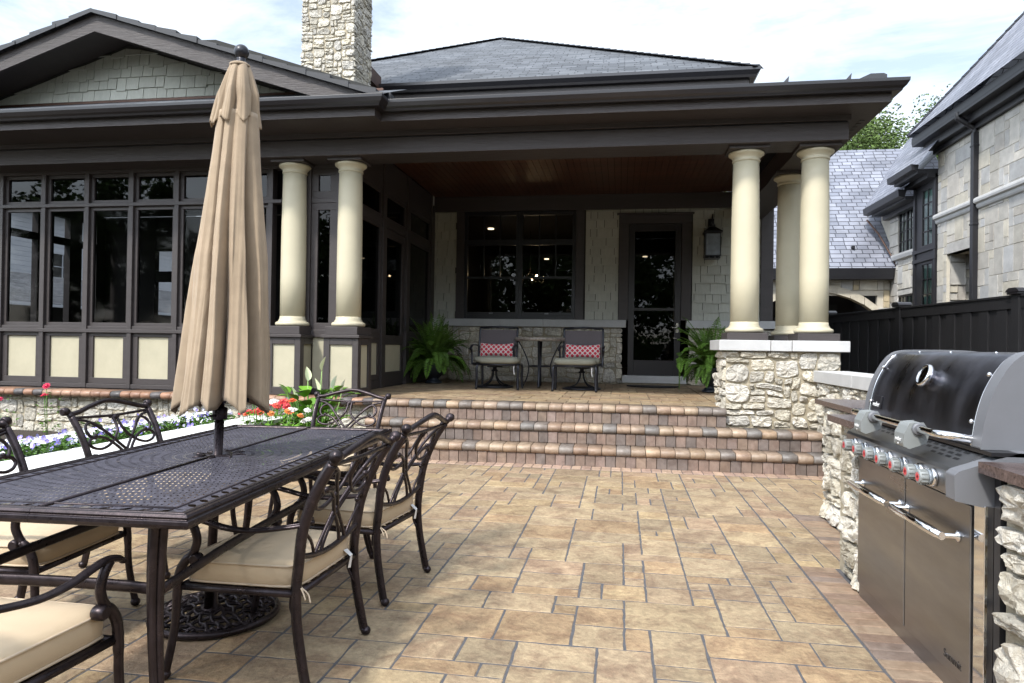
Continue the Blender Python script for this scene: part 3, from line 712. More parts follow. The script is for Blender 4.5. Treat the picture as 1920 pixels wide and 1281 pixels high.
# gable over the sunroom
gx, gz, gs = -6.36, 5.155, .322
GY = 7.35
m = MB()
for sgn in (-1, 1):
    e = 3.75
    pr = [(gx, gz-.205), (gx, gz), (gx+sgn*e, gz-e*gs), (gx+sgn*e, gz-.205-e*gs)]
    m.prism(pr if sgn < 0 else pr[::-1], 'y', GY, GY+.04)
hp(m, 'rake_board', 'brown_h', .003)
m = MB()
for sgn in (-1, 1):
    e = 3.78; a = (gx, gz+.035); b = (gx+sgn*e, gz+.035-e*gs)
    m.plane_uv([(a[0], GY-.05, a[1]), (b[0], GY-.05, b[1]), (b[0], 12.6, b[1]), (a[0], 12.6, a[1])], Yv)
    m.plane_uv([(a[0], GY-.05, a[1]-.035), (b[0], GY-.05, b[1]-.035), (b[0], 12.6, b[1]-.035), (a[0], 12.6, a[1]-.035)], Yv)
hp(m, 'gable_roof', 'shingleroof')
m = MB(); rng = random.Random(8)
for sgn in (-1, 1):          # lapped shingle edges along the rake
    u = 0
    while u < 3.78:
        w_ = rng.uniform(.22, .36); a = u; b = min(3.78, u+w_+.05); u += w_
        za, zb = gz-a*gs, gz-b*gs; t0 = rng.uniform(.035, .05); t1 = rng.uniform(.06, .085)
        pr = [(gx+sgn*a, za), (gx+sgn*b, zb), (gx+sgn*b, zb+t1), (gx+sgn*a, za+t0)]
        m.prism(pr if sgn > 0 else pr[::-1], 'y', GY-.055-rng.uniform(0, .012), GY+.3)
hp(m, 'rake_shingles', 'black')
m = MB()
for sgn in (-1, 1):
    e = 3.6; a = gz-.10; m.add([(gx, GY+.04, a), (gx+sgn*e, GY+.04, a-e*gs), (gx+sgn*e, 7.95, a-e*gs), (gx, 7.95, a)], [(0, 1, 2, 3)])
hp(m, 'gable_soffit', 'brown')
m = MB(); W_ = 7.0; m.add([(gx-3.5, 7.975, 4.30), (gx+3.5, 7.975, 4.30), (gx+1.2, 7.975, 5.06), (gx, 7.975, 5.10), (gx-1.2, 7.975, 5.06)], [(0, 1, 2, 3, 4)]); hp(m, 'gable_wall', 'felt')
m = MB(); O = (gx-2.9, 7.97, 4.335)
shingles(m, O, X, Z, 5.8, .80, .145, .09, .26, 4, .03, top=lambda u: 5.03-abs(u-2.9)*gs-4.335); hp(m, 'gable_shingles', 'sage')
m = MB(); m.box(-9.9, -2.9, 7.93, 7.968, 4.295, 4.325); hp(m, 'flashing', 'copper')
# upper hip roof
ap = (-2.98, 16.4, 8.73); z0 = 5.74; rx0, rx1, ry0, ry1 = -8.2, 2.14, 11.4, 21.6
m = MB(); m.plane_uv([(rx0, ry0, z0), (rx1, ry0, z0), ap], X); m.plane_uv([(rx1, ry0, z0), (rx1, ry1, z0), ap], Yv)
m.plane_uv([(rx1, ry1, z0), (rx0, ry1, z0), ap], X); m.plane_uv([(rx0, ry1, z0), (rx0, ry0, z0), ap], Yv); hp(m, 'main_roof', 'shingleroof')
m = MB(); rng = random.Random(2)
for c in ((rx1, ry0, z0), (rx0, ry0, z0)):
    A, B = Vector(c), Vector(ap); n = 40
    for i in range(n):
        p = A.lerp(B, i/n); q = A.lerp(B, (i+1.25)/n); d = Vector((0, 0, .035)); s = Vector(((q-p).y, -(q-p).x, 0)).normalized()*.12
        m.add([p-s+d*.2, p+s+d*.2, q+s*.9+d*.1, q-s*.9+d*.1, p+d*1.5, q+d], [(0, 4, 5, 3), (4, 1, 2, 5), (0, 1, 4)])
hp(m, 'hip_cap', 'shingleroof')
m = MB(); upath = [(rx0-.05, ry0+.12), (rx1-.12, ry0+.12), (rx1-.12, ry1)]
sweep(m, upath, [(.0, z0-.13), (.08, z0-.13), (.09, z0-.09), (.14, z0-.03), (.14, z0+.02), (.12, z0+.02), (.0, z0-.02)]); hp(m, 'upper_gutter', 'gutter', .002)
m = MB(); sweep(m, [(rx0, ry0+.12), (rx1-.14, ry0+.12), (rx1-.14, ry1)], [(-.001, z0-.25), (-.001, z0-.02), (-.03, z0-.02), (-.03, z0-.25)])
m.box(rx0, rx1-.2, ry0+.15, ry0+.6, z0-.24, z0-.22); hp(m, 'upper_fascia', 'brown')
m = MB(); m.box(rx0+.3, rx1-.45, 11.9, 20, 3.9, z0-.1); hp(m, 'upper_wall', 'brown')
# chimney
m = MB(); m.box(-5.00, -4.15, 10.02, 10.72, 3.9, 9.4); hp(m, 'chimney_core', 'mortar')
m = MB(); rubble(m, (-5.02, 10.02, 4.2), X, Z, .89, 5.2, (.07, .052), 31, .022, .013, .024); rubble(m, (-4.15, 10.0, 4.2), Yv, Z, .74, 5.2, (.07, .052), 32, .022, .013, .024)
hp(m, 'chimney', 'rubble')
m = MB(); m.box(-4.36, -4.24, 10.95, 11.5, 5.68, 5.92); hp(m, 'flashing', 'copper')
# porch ceiling and back wall
m = MB()
for i in range(54): m.box(-3.34+i*.0975, -3.34+(i+1)*.0975-.006, 7.94, 11.93, 3.87, 3.885)
hp(m, 'porch_ceiling', 'wood')
m = MB(); m.box(-3.36, 2.2, 7.94, 11.95, 3.886, 3.90); hp(m, 'ceiling_deck', 'inside')
for x, y in ((-2.65, 9.2), (-1.2, 8.9), (.42, 8.75)):
    m = MB(); m.lathe((x, y, 3.862), [(.085, 0), (.085, .012), (.06, .012), (.055, .03)], 20); hp(m, 'recessed_light', 'blackframe')
BW = 11.95
m = MB(); m.box(-3.5, .0, BW, BW+.15, FZ-.02, 1.56); m.box(1.16, 2.5, BW, BW+.15, FZ-.02, 1.56); m.box(0, 1.16, BW+.02, BW+.15, FZ-.02, .72); hp(m, 'back_wall_mortar', 'mortar')
for a, w_, sd_ in ((-3.5, 3.53, 41), (1.13, 1.4, 42)):
    m = MB(); rubble(m, (a, BW, FZ), X, Z, w_, .965, (.105, .085), sd_, .024, .011, .03); hp(m, 'back_wall_stones', 'rubble')
for a, b in ((-3.52, -1.35), (-1.346, .085), (1.095, 2.6)):
    m = MB(); m.box(a, b, BW-.07, BW+.1, 1.555, 1.685); hp(m, 'stone_sill', 'lime', .006)
m = MB(); m.box(-3.5, -2.79, BW+.02, BW+.15, 1.685, 3.87); m.box(-.80, .12, BW+.02, BW+.15, 1.685, 3.87); m.box(1.0, 2.4, BW+.02, BW+.15, 1.685, 3.87)
m.box(-2.79, -.80, BW+.02, BW+.15, 3.59, 3.87); m.box(.12, 1.0, BW+.02, BW+.15, 3.35, 3.87); hp(m, 'back_wall', 'felt')
for k, (a, b) in enumerate(((-3.53, -2.935), (-.625, -.055), (-.055, 1.19), (1.19, 2.32))):
    zb = 3.52 if k == 2 else 1.69
    m = MB(); shingles(m, (a, BW+.02, zb), X, Z, b-a, 3.61-zb, .158, .11, .27, 50+k, .03); hp(m, 'wall_shingles', 'sage')
m = MB(); m.box(-3.5, 2.4, BW-.02, BW+.04, 3.605, 3.87); hp(m, 'wall_band', 'brown', .004)
m = MB(); m.box(2.30, 2.50, BW-.03, BW+.15, 1.685, 3.66); hp(m, 'corner_board', 'brown', .004)
for a in (-2.935, -.797):
    m = MB(); m.box(a, a+.145, BW-.02, BW+.04, 1.687, 3.604); hp(m, 'window_trim', 'brown', .004)
m = MB(); m.box(-.05, .115, BW-.025, BW+.04, 1.687, 3.35); m.box(1.005, 1.17, BW-.025, BW+.04, 1.687, 3.35); m.box(-.05, 1.17, BW-.027, BW+.04, 3.352, 3.50); m.box(-.09, 1.21, BW-.06, BW+.04, 3.502, 3.53); hp(m, 'door_trim', 'brown', .004)
for k in range(2):
    a = -2.79+k*.995; b = a+.995
    f = MB(); f.box(a, a+.06, BW-.01, BW+.07, 1.69, 3.59); f.box(b-.06, b, BW-.01, BW+.07, 1.69, 3.59); f.box(a+.06, b-.06, BW-.01, BW+.07, 3.53, 3.59); f.box(a+.06, b-.06, BW-.01, BW+.07, 1.69, 1.76)
    f.box(a+.06, b-.06, BW-.01, BW+.07, 3.00, 3.10)
    for z0_, z1_ in ((2.45, 3.0),): pass
    f.box(a+.06, b-.06, BW+.0, BW+.06, 2.40, 2.445)
    for i in (1, 2):
        c = a+.06+(.875)*i/3; f.box(c-.012, c+.012, BW+.01, BW+.05, 3.10, 3.53); f.box(c-.012, c+.012, BW+.01, BW+.05, 2.445, 3.0)
    f.box(a+.06, b-.06, BW+.0, BW+.06, 1.76, 1.81)
    o = hp(f, 'porch_window', 'blackframe', .003)
    q = MB(); y = BW+.03; q.add([(a+.05, y, 1.75), (b-.05, y, 1.75), (b-.05, y, 3.54), (a+.05, y, 3.54)], [(0, 1, 2, 3)]); q.ob('pane', M['glass'], o)
    q = MB(); q.box((a+b)/2-.035, (a+b)/2+.035, BW-.006, BW+.01, 1.775, 1.80); q.ob('sash_lock', M['grey_cast'], o)
a, b = .12, 1.0; f = MB()
f.box(a, a+.10, BW-.015, BW+.05, .74, 3.35); f.box(b-.10, b, BW-.015, BW+.05, .74, 3.35); f.box(a+.10, b-.10, BW-.015, BW+.05, 3.22, 3.35); f.box(a+.10, b-.10, BW-.015, BW+.05, .74, 1.0)
f.box(a+.10, b-.10, BW-.01, BW+.04, 1.85, 1.90)
dr = hp(f, 'front_door', 'door', .004)
q = MB(); y = BW+.02; q.add([(a+.09, y, .98), (b-.09, y, .98), (b-.09, y, 3.24), (a+.09, y, 3.24)], [(0, 1, 2, 3)]); q.ob('pane', M['glass2'], dr)
q = MB(); q.lathe((b-.05, BW-.02, 1.56), [(.022, 0), (.022, .02)], 16, 'y'); q.tube([(b-.05, BW-.02, 1.56), (b-.05, BW-.055, 1.56), (b-.17, BW-.06, 1.565)], .009); q.box(b-.075, b-.03, BW-.02, BW-.01, 1.48, 1.64)
q.ob('door_handle', M['nickel'], dr)
q = MB(); q.tube([(b-.05, BW-.02, 1.38), (b-.05, BW-.04, 1.38), (b-.13, BW-.045, 1.385)], .007); q.ob('door_latch', M['nickel'], dr)
m = MB(); m.box(.03, 1.10, BW-.20, BW+.1, .615, .738); hp(m, 'door_step', 'lime', .006)
m = MB(); m.box(.06, 1.07, BW-.16, BW+.1, FZ, .615); hp(m, 'door_step_base', 'mortar')
# house interior behind the window and door
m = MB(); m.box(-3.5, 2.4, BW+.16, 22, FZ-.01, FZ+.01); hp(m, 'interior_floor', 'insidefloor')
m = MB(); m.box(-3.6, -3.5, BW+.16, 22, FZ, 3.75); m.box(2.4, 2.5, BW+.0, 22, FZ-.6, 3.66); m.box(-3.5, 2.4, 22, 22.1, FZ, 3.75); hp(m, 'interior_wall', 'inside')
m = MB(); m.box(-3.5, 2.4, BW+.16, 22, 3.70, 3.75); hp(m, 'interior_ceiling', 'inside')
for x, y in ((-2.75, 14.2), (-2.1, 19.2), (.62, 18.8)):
    m = MB(); m.lathe((x, y, 3.68), [(.065, 0), (.065, .02)], 20); m.ob('ceiling_light', M['can'], house)
# columns
def column(x, y, zb, half=.21, name='column'):
    c = MB(); pr = [(.148, zb+.075), (.149, zb+.6), (.147, zb+1.2), (.140, zb+1.7), (.136, 3.27)]
    c.lathe((x, y, 0), pr, 40); o = hp(c, name, 'cream')
    c = MB(); pr = [(.14, zb), (.185, zb+.003), (.198, zb+.014), (.202, zb+.03), (.196, zb+.046), (.178, zb+.056), (.166, zb+.060), (.164, zb+.072), (.152, zb+.09), (.149, zb+.12)]
    c.lathe((x, y, 0), pr, 40); c.ob('column_base', M['cream'], o)
    c = MB(); pr = [(.137, 3.255), (.146, 3.26), (.148, 3.272), (.142, 3.28), (.146, 3.30), (.168, 3.325), (.185, 3.335), (.19, 3.348), (.187, 3.362), (.15, 3.365)]
    c.lathe((x, y, 0), pr, 40); c.ob('capital', M['cream'], o)
    c = MB(); c.box(x-.21, x+.21, y-.21, y+.14, 3.366, 3.399); c.ob('abacus', M['brown'], o, bevel=.003)
    c = MB(); c.box(x-half, x+half, y-.22, y+.22, 1.307, zb-.001); c.ob('plinth', M['brown'], o, bevel=.004)
    return o
CYY = 7.80
for x in (-3.956, -3.237): column(x, CYY, 1.405, .2)
for x, y in ((1.336, CYY), (2.055, CYY), (2.055, 8.93)): column(x, y, 1.387)
for x in (-3.956, -3.237):
    y0, y1 = 7.58, 8.02
    m = MB(); x0, x1 = x-.215, x+.215; k = .075
    m.box(x0, x0+k, y0, y0+.04, FZ, 1.27); m.box(x1-k, x1, y0, y0+.04, FZ, 1.27); m.box(x0+k, x1-k, y0, y0+.04, 1.19, 1.27); m.box(x0+k, x1-k, y0, y0+.04, FZ, .68)
    m.box(x1-.04, x1-.001, y0+.041, y0+.10, FZ, 1.27); m.box(x1-.04, x1-.001, y1-.10, y1, FZ, 1.27); m.box(x1-.04, x1-.001, y0+.10, y1-.10, 1.19, 1.27); m.box(x1-.04, x1-.001, y0+.10, y1-.10, FZ, .68)
    m.box(x0+.02, x1-.06, y0+.06, y1, FZ, 1.26)
    m.box(x0-.02, x1+.02, y0-.03, y1, 1.271, 1.306)
    o = hp(m, 'pedestal', 'brown', .004)
    p = MB(); p.box(x0+k-.003, x1-k+.003, y0+.022, y0+.05, .677, 1.193); p.box(x1-.05, x1-.022, y0+.098, y1-.098, .677, 1.193); p.ob('pedestal_panel', M['panel'], o)
# sensor box
m = MB(); m.box(-3.40, -3.33, BW-.16, BW-.10, 3.70, 3.88); hp(m, 'motion_sensor', 'plastic_w', .01)

# ================================================================== stone pier
pier = wthing('stone_pier', 'rough white limestone pier with a smooth cap carrying the right hand porch columns', 'pier', (1.6, 7.8, .39))
m = MB(); m.box(1.10, 2.235, 7.47, 8.1, 0, 1.19); m.box(1.75, 2.235, 8.1, 9.3, 0, 1.19); m.ob('mortar', M['mortar'], pier)
m = MB(); rubble(m, (1.09, 7.47, .395), X, Z, 1.16, .795, (.085, .066), 61, .030, .016, .030); rubble(m, (1.10, 8.1, .39), (0, -1, 0), Z, .64, .795, (.11, .08), 62, .03, .015, .02)
rubble(m, (2.0, 7.47, 0.0), X, Z, .25, .39, (.09, .07), 63, .03, .015, .02)
m.ob('stones', M['rubble'], pier)
m = MB(); m.box(1.02, 1.535, 7.40, 8.16, 1.194, 1.305); m.box(1.54, 1.745, 7.40, 8.16, 1.193, 1.304); m.box(1.75, 2.31, 7.40, 9.35, 1.194, 1.306); m.ob('cap_stone', M['lime'], pier, bevel=.006)

# ================================================================== outdoor kitchen
kit = wthing('outdoor_kitchen', 'rough stone barbecue counter with brown granite tops and low capped wall behind', 'counter', (1.6, 3.5, 0))
MX = (0, -1, 0)
m = MB(); m.box(1.485, 1.98, 4.03, 5.26, -.02, .812); m.box(1.215, 1.98, 3.62, 4.029, -.02, .812); m.box(1.215, 1.98, .4, 2.385, -.02, .812); m.box(2.02, 2.25, .4, 7.44, -.02, .882)
m.ob('mortar', M['mortar'], kit)
for nm, (o_, W_, H_, s_) in {'a': ((1.487, 5.26, 0), 1.24, .812, 71), 'b': ((1.217, 3.93, 0), .33, .812, 72), 'c': ((1.217, 2.385, 0), 1.95, .812, 73), 'd': ((2.022, 7.43, 0), 2.9, .88, 74)}.items():
    m = MB(); rubble(m, o_, MX, Z, W_, H_, (.09, .068), s_, .034, .016, .026); m.ob('stones', M['rubble'], kit)
m = MB(); rubble(m, (1.49, 4.028, 0), (-1, 0, 0), Z, .27, .80, (.1, .07), 75, .03, .015, .02); m.ob('stones', M['rubble'], kit)
for p in ([(1.42, 4.052), (1.99, 4.052), (1.99, 5.33), (1.42, 5.33)], [(1.145, 3.63), (1.99, 3.63), (1.99, 4.048), (1.145, 4.048)], [(1.15, .4), (1.99, .4), (1.99, 2.43), (1.15, 2.43)]):
    m = MB(); m.prism(p, 'z', .815, .850); m.ob('countertop', M['granite'], kit, bevel=.004)
y = 7.44
while y > .5:
    y1 = y-1.18; m = MB(); m.box(1.965, 2.30, y1+.004, y, .885, 1.0); m.ob('cap_stone', M['lime'], kit, bevel=.006); y = y1
# ================================================================== grill
grill = wthing('grill', 'built-in gas grill with dark domed steel lid, red-marked knobs and two doors', 'grill', (1.4, 3.0, 0))
def gp(mb, name, m_, par=None, bevel=0): return mb.ob(name, M[m_], par or grill, bevel)
m = MB(); m.box(1.192, 1.92, 2.50, 3.60, .0, .70); gp(m, 'cabinet', 'steel')
m = MB(); m.box(1.175, 1.20, 2.502, 3.598, .0, .068); gp(m, 'kick_plate', 'steel', bevel=.002)
m = MB(); m.box(1.172, 1.26, 2.43, 2.498, .0, .705); gp(m, 'side_post', 'chrome', bevel=.002)
m = MB(); m.box(1.20, 1.9, 2.392, 2.428, .0, .84); gp(m, 'side_panel', 'black')
for k, (a, b) in enumerate(((3.042, 3.592), (2.506, 3.030))):
    m = MB(); m.box(1.165, 1.190, a, b, .074, .690); d = gp(m, 'door', 'steel', bevel=.003)
    h = MB(); ya, yb = (a+.03, b-.06) if k == 0 else (a+.07, b-.01)
    h.tube([(1.108, ya, .566), (1.100, (ya+yb)/2, .566), (1.108, yb, .566)], .0125, 12, flat=1.15)
    h.prism([(1.112, .545), (1.098, .552), (1.098, .575), (1.118, .578)], 'y', ya+.06, yb-.06)
    gp(h, 'door_handle', 'chrome', d)
    for q in (ya+.01, yb-.01):
        h = MB(); h.lathe((1.165, q, .566), [(.022, 0), (.020, -.006), (.009, -.012), (.0085, -.056)], 16, 'x'); gp(h, 'handle_bracket', 'chrome', d)
    if k == 1:
        Mx = Matrix(((0, 0, -1, 1.1643), (-1, 0, 0, 2.62), (0, 1, 0, .125), (0, 0, 0, 1)))
        text('Summit', .042, M['blackframe'], 'door_lettering', d, Mx, .0006)
pp = [(1.205, .700), (1.112, .715), (1.110, .798), (1.118, .810), (1.205, .864), (1.34, .866), (1.34, .700)]
m = MB(); m.prism(pp, 'y', 2.505, 3.60); cp_ = gp(m, 'control_panel', 'steel', bevel=.003)
m = MB(); m.prism([(1.205, .692), (1.088, .716), (1.086, .800), (1.100, .813), (1.28, .880), (1.34, .880), (1.34, .692)], 'y', 2.44, 2.504); gp(m, 'panel_end_cap', 'grey_cast', bevel=.004)
m = MB()
for r_ in range(3):
    for k in range(17):
        y = 2.57+k*.058+(.02 if r_ % 2 else 0)
        if r_ != 2 and 2.98 < y < 3.12: continue
        if r_ == 2 and y > 2.80: continue
        x = 1.190-r_*.017; z = .810+(x-1.118)*.6207+.0012
        m.add([(x-.0045, y, z-.0028), (x-.0045, y+.036, z-.0028), (x+.0045, y+.036, z+.0028), (x+.0045, y, z+.0028)], [(0, 1, 2, 3)])
o = gp(m, 'vent_slots', 'blackframe', cp_)
for y, big in ((3.535, 0), (3.46, 1), (3.325, 1), (3.185, 1), (3.095, 0), (3.042, 1), (2.895, 1), (2.752, 1), (2.645, 1)):
    s = 1.0 if big else .66; zc = .757 if big else .742
    k = MB(); k.lathe((1.110, y, zc), [(.033*s, 0), (.033*s, -.010*s), (.029*s, -.014*s)], 24, 'x'); kn = gp(k, 'control_knob', 'chrome', cp_)
    k = MB(); k.lathe((1.110, y, zc), [(.027*s, -.013*s), (.028*s, -.022*s), (.027*s, -.024*s)], 24, 'x'); gp(k, 'knob_ring', 'frost', kn)
    k = MB(); k.lathe((1.110, y, zc), [(.025*s, -.024*s), (.027*s, -.028*s), (.0255*s, -.052*s), (.022*s, -.055*s), (.001, -.055*s)], 24, 'x')
    for q in range(12):
        a = 2*pi*q/12; k.box(1.110-.050*s, 1.110-.028*s, y+.0262*s*cos(a)-.0022, y+.0262*s*cos(a)+.0022, zc+.0262*s*sin(a)-.0022, zc+.0262*s*sin(a)+.0022)
    gp(k, 'knob_grip', 'grey_plastic', kn)
    k = MB()
    for q in range(6):
        a = pi*q/6+.3; c_, s_ = cos(a), sin(a); R_ = .0165*s; h_ = .0021*s; xx = 1.110-.0555*s
        k.add([(xx, y+c_*R_-s_*h_, zc+s_*R_+c_*h_), (xx, y-c_*R_-s_*h_, zc-s_*R_+c_*h_), (xx, y-c_*R_+s_*h_, zc-s_*R_-c_*h_), (xx, y+c_*R_+s_*h_, zc+s_*R_-c_*h_)], [(0, 1, 2, 3)])
    gp(k, 'dial_mark', 'red', kn)
LP = [(1.198, .880), (1.204, .93), (1.214, .99), (1.232, 1.055), (1.257, 1.11), (1.285, 1.155), (1.312, 1.183), (1.345, 1.199), (1.42, 1.206), (1.62, 1.206), (1.72, 1.19), (1.78, 1.14), (1.80, 1.05), (1.80, .88)]
LPs = [(p[0], p[2]) for p in spline([(a, 0, b) for a, b in LP], 4)]
def lidprof(o): 
    c = (1.5, .88); return [(c[0]+(x-c[0])*(1+o/.3), c[1]+(z-c[1])*(1+o/.32)) for x, z in LPs]
m = MB(); m.prism(lidprof(0), 'y', 2.562, 3.566, sm=True); lid = gp(m, 'lid', 'lid')
for a, b in ((2.498, 2.561), (3.567, 3.612)):
    m = MB(); pr = lidprof(.008); m.prism(pr, 'y', a, b, sm=False); gp(m, 'lid_end_cap', 'grey_cast', bevel=.006)
m = MB(); m.box(1.195, 1.86, 2.44, 3.66, .866, .879); gp(m, 'lid_base', 'blackframe')
for y in (2.572, 3.556):
    m = MB(); m.tube([(x-.001, y, z+.001) for x, z in LPs[:26]], .004, 6); gp(m, 'lid_trim', 'chrome', lid)
for (x, z) in ((1.207, .965), (1.262, 1.128)):
    m = MB(); m.ball((x-.004, 2.585, z), .009, 10); m.ball((x-.004, 3.545, z), .008, 10); gp(m, 'bolt', 'chrome', lid)
m = MB()
for y in (2.75, 3.1, 3.4): m.ball((1.36, y, 1.203), .006, 8)
gp(m, 'bolts', 'chrome', lid)
Rt = Matrix.Translation((1.250, 3.02, 1.098)) @ Matrix.Rotation(rd(24), 4, 'Y')
m = MB(); m.lathe((0, 0, 0), [(.036, .012), (.036, -.010), (.046, -.014), (.050, -.022), (.046, -.032), (.038, -.036), (.036, -.031)], 28, 'x'); m.xf(Rt); th = gp(m, 'thermometer', 'chrome', lid)
m = MB(); m.lathe((0, 0, 0), [(.037, -.0305), (.001, -.0310)], 28, 'x'); m.xf(Rt); gp(m, 'dial', 'lime', th)
bm_ = Matrix.Translation((1.2055, 3.46, .965)) @ Matrix.Rotation(rd(12), 4, 'Y')
m = MB(); m.box(-.006, .004, -.045, .045, -.030, .030); m.xf(bm_); bg_ = gp(m, 'badge', 'black', lid, bevel=.002)
text('weber', .032, M['white'], 'badge_lettering', bg_, bm_ @ Matrix(((0, 0, -1, -.0065), (-1, 0, 0, 0), (0, 1, 0, -.012), (0, 0, 0, 1))), .0006)
HX = 1.105
hp_ = spline([(1.205, 3.545, .905), (1.15, 3.535, .912), (HX+.006, 3.49, .915), (HX, 3.40, .915), (HX, 3.0, .915), (HX, 2.80, .915), (HX, 2.70, .915), (HX+.004, 2.62, .915), (1.14, 2.575, .913), (1.20, 2.565, .905)], 5)
m = MB(); m.tube(hp_, .0145, 14); hd = gp(m, 'lid_handle', 'chrome', lid)
for y in (3.27, 2.81):
    m = MB(); m.prism([(HX-.030, .935), (HX+.018, .940), (HX+.040, .905), (HX+.030, .862), (HX-.030, .838), (HX-.052, .848), (HX-.050, .895)], 'y', y-.044, y+.044)
    hl = gp(m, 'handle_lamp', 'grey_plastic', lid, bevel=.012)
    for sy in (-1, 1):
        q = MB(); q.lathe((HX, y+sy*.044, .914), [(.024, 0), (.024, sy*.008), (.019, sy*.012)] if sy > 0 else [(.019, -.012), (.024, -.008), (.024, 0)], 18, 'y'); gp(q, 'collar', 'grey_cast', hl)
    Mx = Matrix.Translation((HX-.0535, y, .872)) @ Matrix(((0, 0, -1, 0), (-1, 0, 0, 0), (0, 1, 0, 0), (0, 0, 0, 1)))
    text('weber', .022, M['white'], 'lamp_lettering', hl, Mx, .0006)
    q = MB(); q.lathe((HX-.0535, y, .854), [(.005, 0), (.001, -.001)], 12, 'x'); gp(q, 'button', 'white', hl)

# ================================================================== planter seat wall and beds
plw = wthing('planter_wall', 'long low white stone planter wall beside the pansies, running to the porch', 'wall', (-3.53, 4, 0))
m = MB(); m.box(-3.70, -3.38, -.5, 6.45, -.02, .395); m.ob('wall_core', M['whitecap'], plw)
for k in range(6):
    m = MB(); m.box(-3.735, -3.335, -.5+k*1.17, -.5+(k+1)*1.17-.004, .398, .45); m.ob('cap_stone', M['whitecap'], plw, bevel=.006)
plw2 = wthing('planter_wall', 'white stone planter wall farther from the table, behind the pansies', 'wall', (-4.28, 4, 0))
m = MB(); m.box(-4.40, -4.15, -.5, 6.75, -.02, .395); m.ob('wall_core', M['whitecap'], plw2)
for k in range(6):
    m = MB(); m.box(-4.43, -4.12, -.5+k*1.22, -.5+(k+1)*1.22-.004, .398, .45); m.ob('cap_stone', M['whitecap'], plw2, bevel=.006)
m = MB(); m.box(-4.13, -3.72, -.4, 6.4, .05, .40); tag(m.ob('planter_soil', M['soil']), kind='structure')
def leafq(mb, p, d, up, L_, W_, col, bend=.0, sm=False):
    p = Vector(p); d = Vector(d).normalized(); s = d.cross(Vector(up));
    if s.length < 1e-3: s = d.cross(Vector((1, 0, 0)))
    s.normalize(); n_ = s.cross(d)
    a = p+d*L_*.45+n_*bend*L_*.5; b = p+d*L_-n_*bend*L_
    mb.add([p, a+s*W_/2, b, a-s*W_/2], [(0, 1, 2, 3)], col, sm)
def rvec(rng, zmin=-1, zmax=1):
    z = rng.uniform(zmin, zmax); a = rng.uniform(0, 2*pi); r = math.sqrt(max(0, 1-z*z)); return Vector((r*cos(a), r*sin(a), z))
rng = random.Random(77); m = MB(); fl = MB()
for i in range(640):
    y = 1.2+5.1*rng.random(); x = -3.925+rng.uniform(-.19, .19); h = rng.uniform(.40, .50)
    for k in range(14):
        d = rvec(rng, -.1, .7); g_ = rng.uniform(.5, 1.4); leafq(m, (x+rng.uniform(-.03, .03), y+rng.uniform(-.03, .03), h-.02+rng.uniform(-.03, .02)), d, Z, rng.uniform(.03, .055), .022, (g_, g_, g_*.8), .2)
    if rng.random() < .95:
        c = rng.choice([(.30, .26, .70), (.40, .38, .78), (.62, .62, .85), (.74, .74, .80), (.22, .17, .62), (.70, .68, .82)]); p = Vector((x, y, h+rng.uniform(.01, .07))); nn = (rvec(rng, .0, .6)+Vector((.5, -.7, .2))).normalized()
        s = nn.cross(Vector(Z)).normalized(); u = s.cross(nn); R_ = rng.uniform(.011, .020)
        for q in range(5):
            a = 2*pi*q/5+.3; dd = (s*cos(a)+u*sin(a)); t_ = (-s*sin(a)+u*cos(a)); cc = c if q in (0, 1, 2) else tuple(min(1, k_*1.25+.05) for k_ in c)
            fl.add([p, p+dd*R_*.6+t_*R_*.6+nn*.002, p+dd*R_*1.1+nn*.004, p+dd*R_*.6-t_*R_*.6+nn*.002], [(0, 1, 2, 3)], cc)
        fl.add([p+nn*.005+s*.004, p+nn*.005+u*.004, p+nn*.005-s*.004, p+nn*.005-u*.004], [(0, 1, 2, 3)], (.6, .4, .03))
o = m.ob('pansy_bed', M['leaf']); tag(o, 'low strip of pansies with purple, lilac and white flowers between the white planter walls', 'flowers', kind='stuff')
fl.ob('blossoms', M['petal'], o)['kind'] = 'stuff'
def ovleaf(mb, base, tip, w_, col, droop=.15, fold=.12):
    """broad pointed leaf with a folded midrib"""
    A, B = Vector(base), Vector(tip); d = B-A; L_ = d.length; dn = d.normalized(); s = dn.cross(Vector(Z))
    if s.length < .05: s = Vector((1, 0, 0))
    s.normalize(); n_ = s.cross(dn); rows = []
    for i in range(7):
        t = i/6; c = A+d*t+Vector((0, 0, -1))*droop*L_*t*t+Vector((0, 0, 1))*droop*L_*t*.6; ww = w_*.5*(sin(pi*min(1, t*1.0))**.75)*(1.25-.5*t)
        rows += [c-s*ww+n_*fold*ww*2, c, c+s*ww+n_*fold*ww*2]
    mb.add(rows, [(i*3+j, i*3+j+1, i*3+j+4, i*3+j+3) for i in range(6) for j in (0, 1)], col, True)
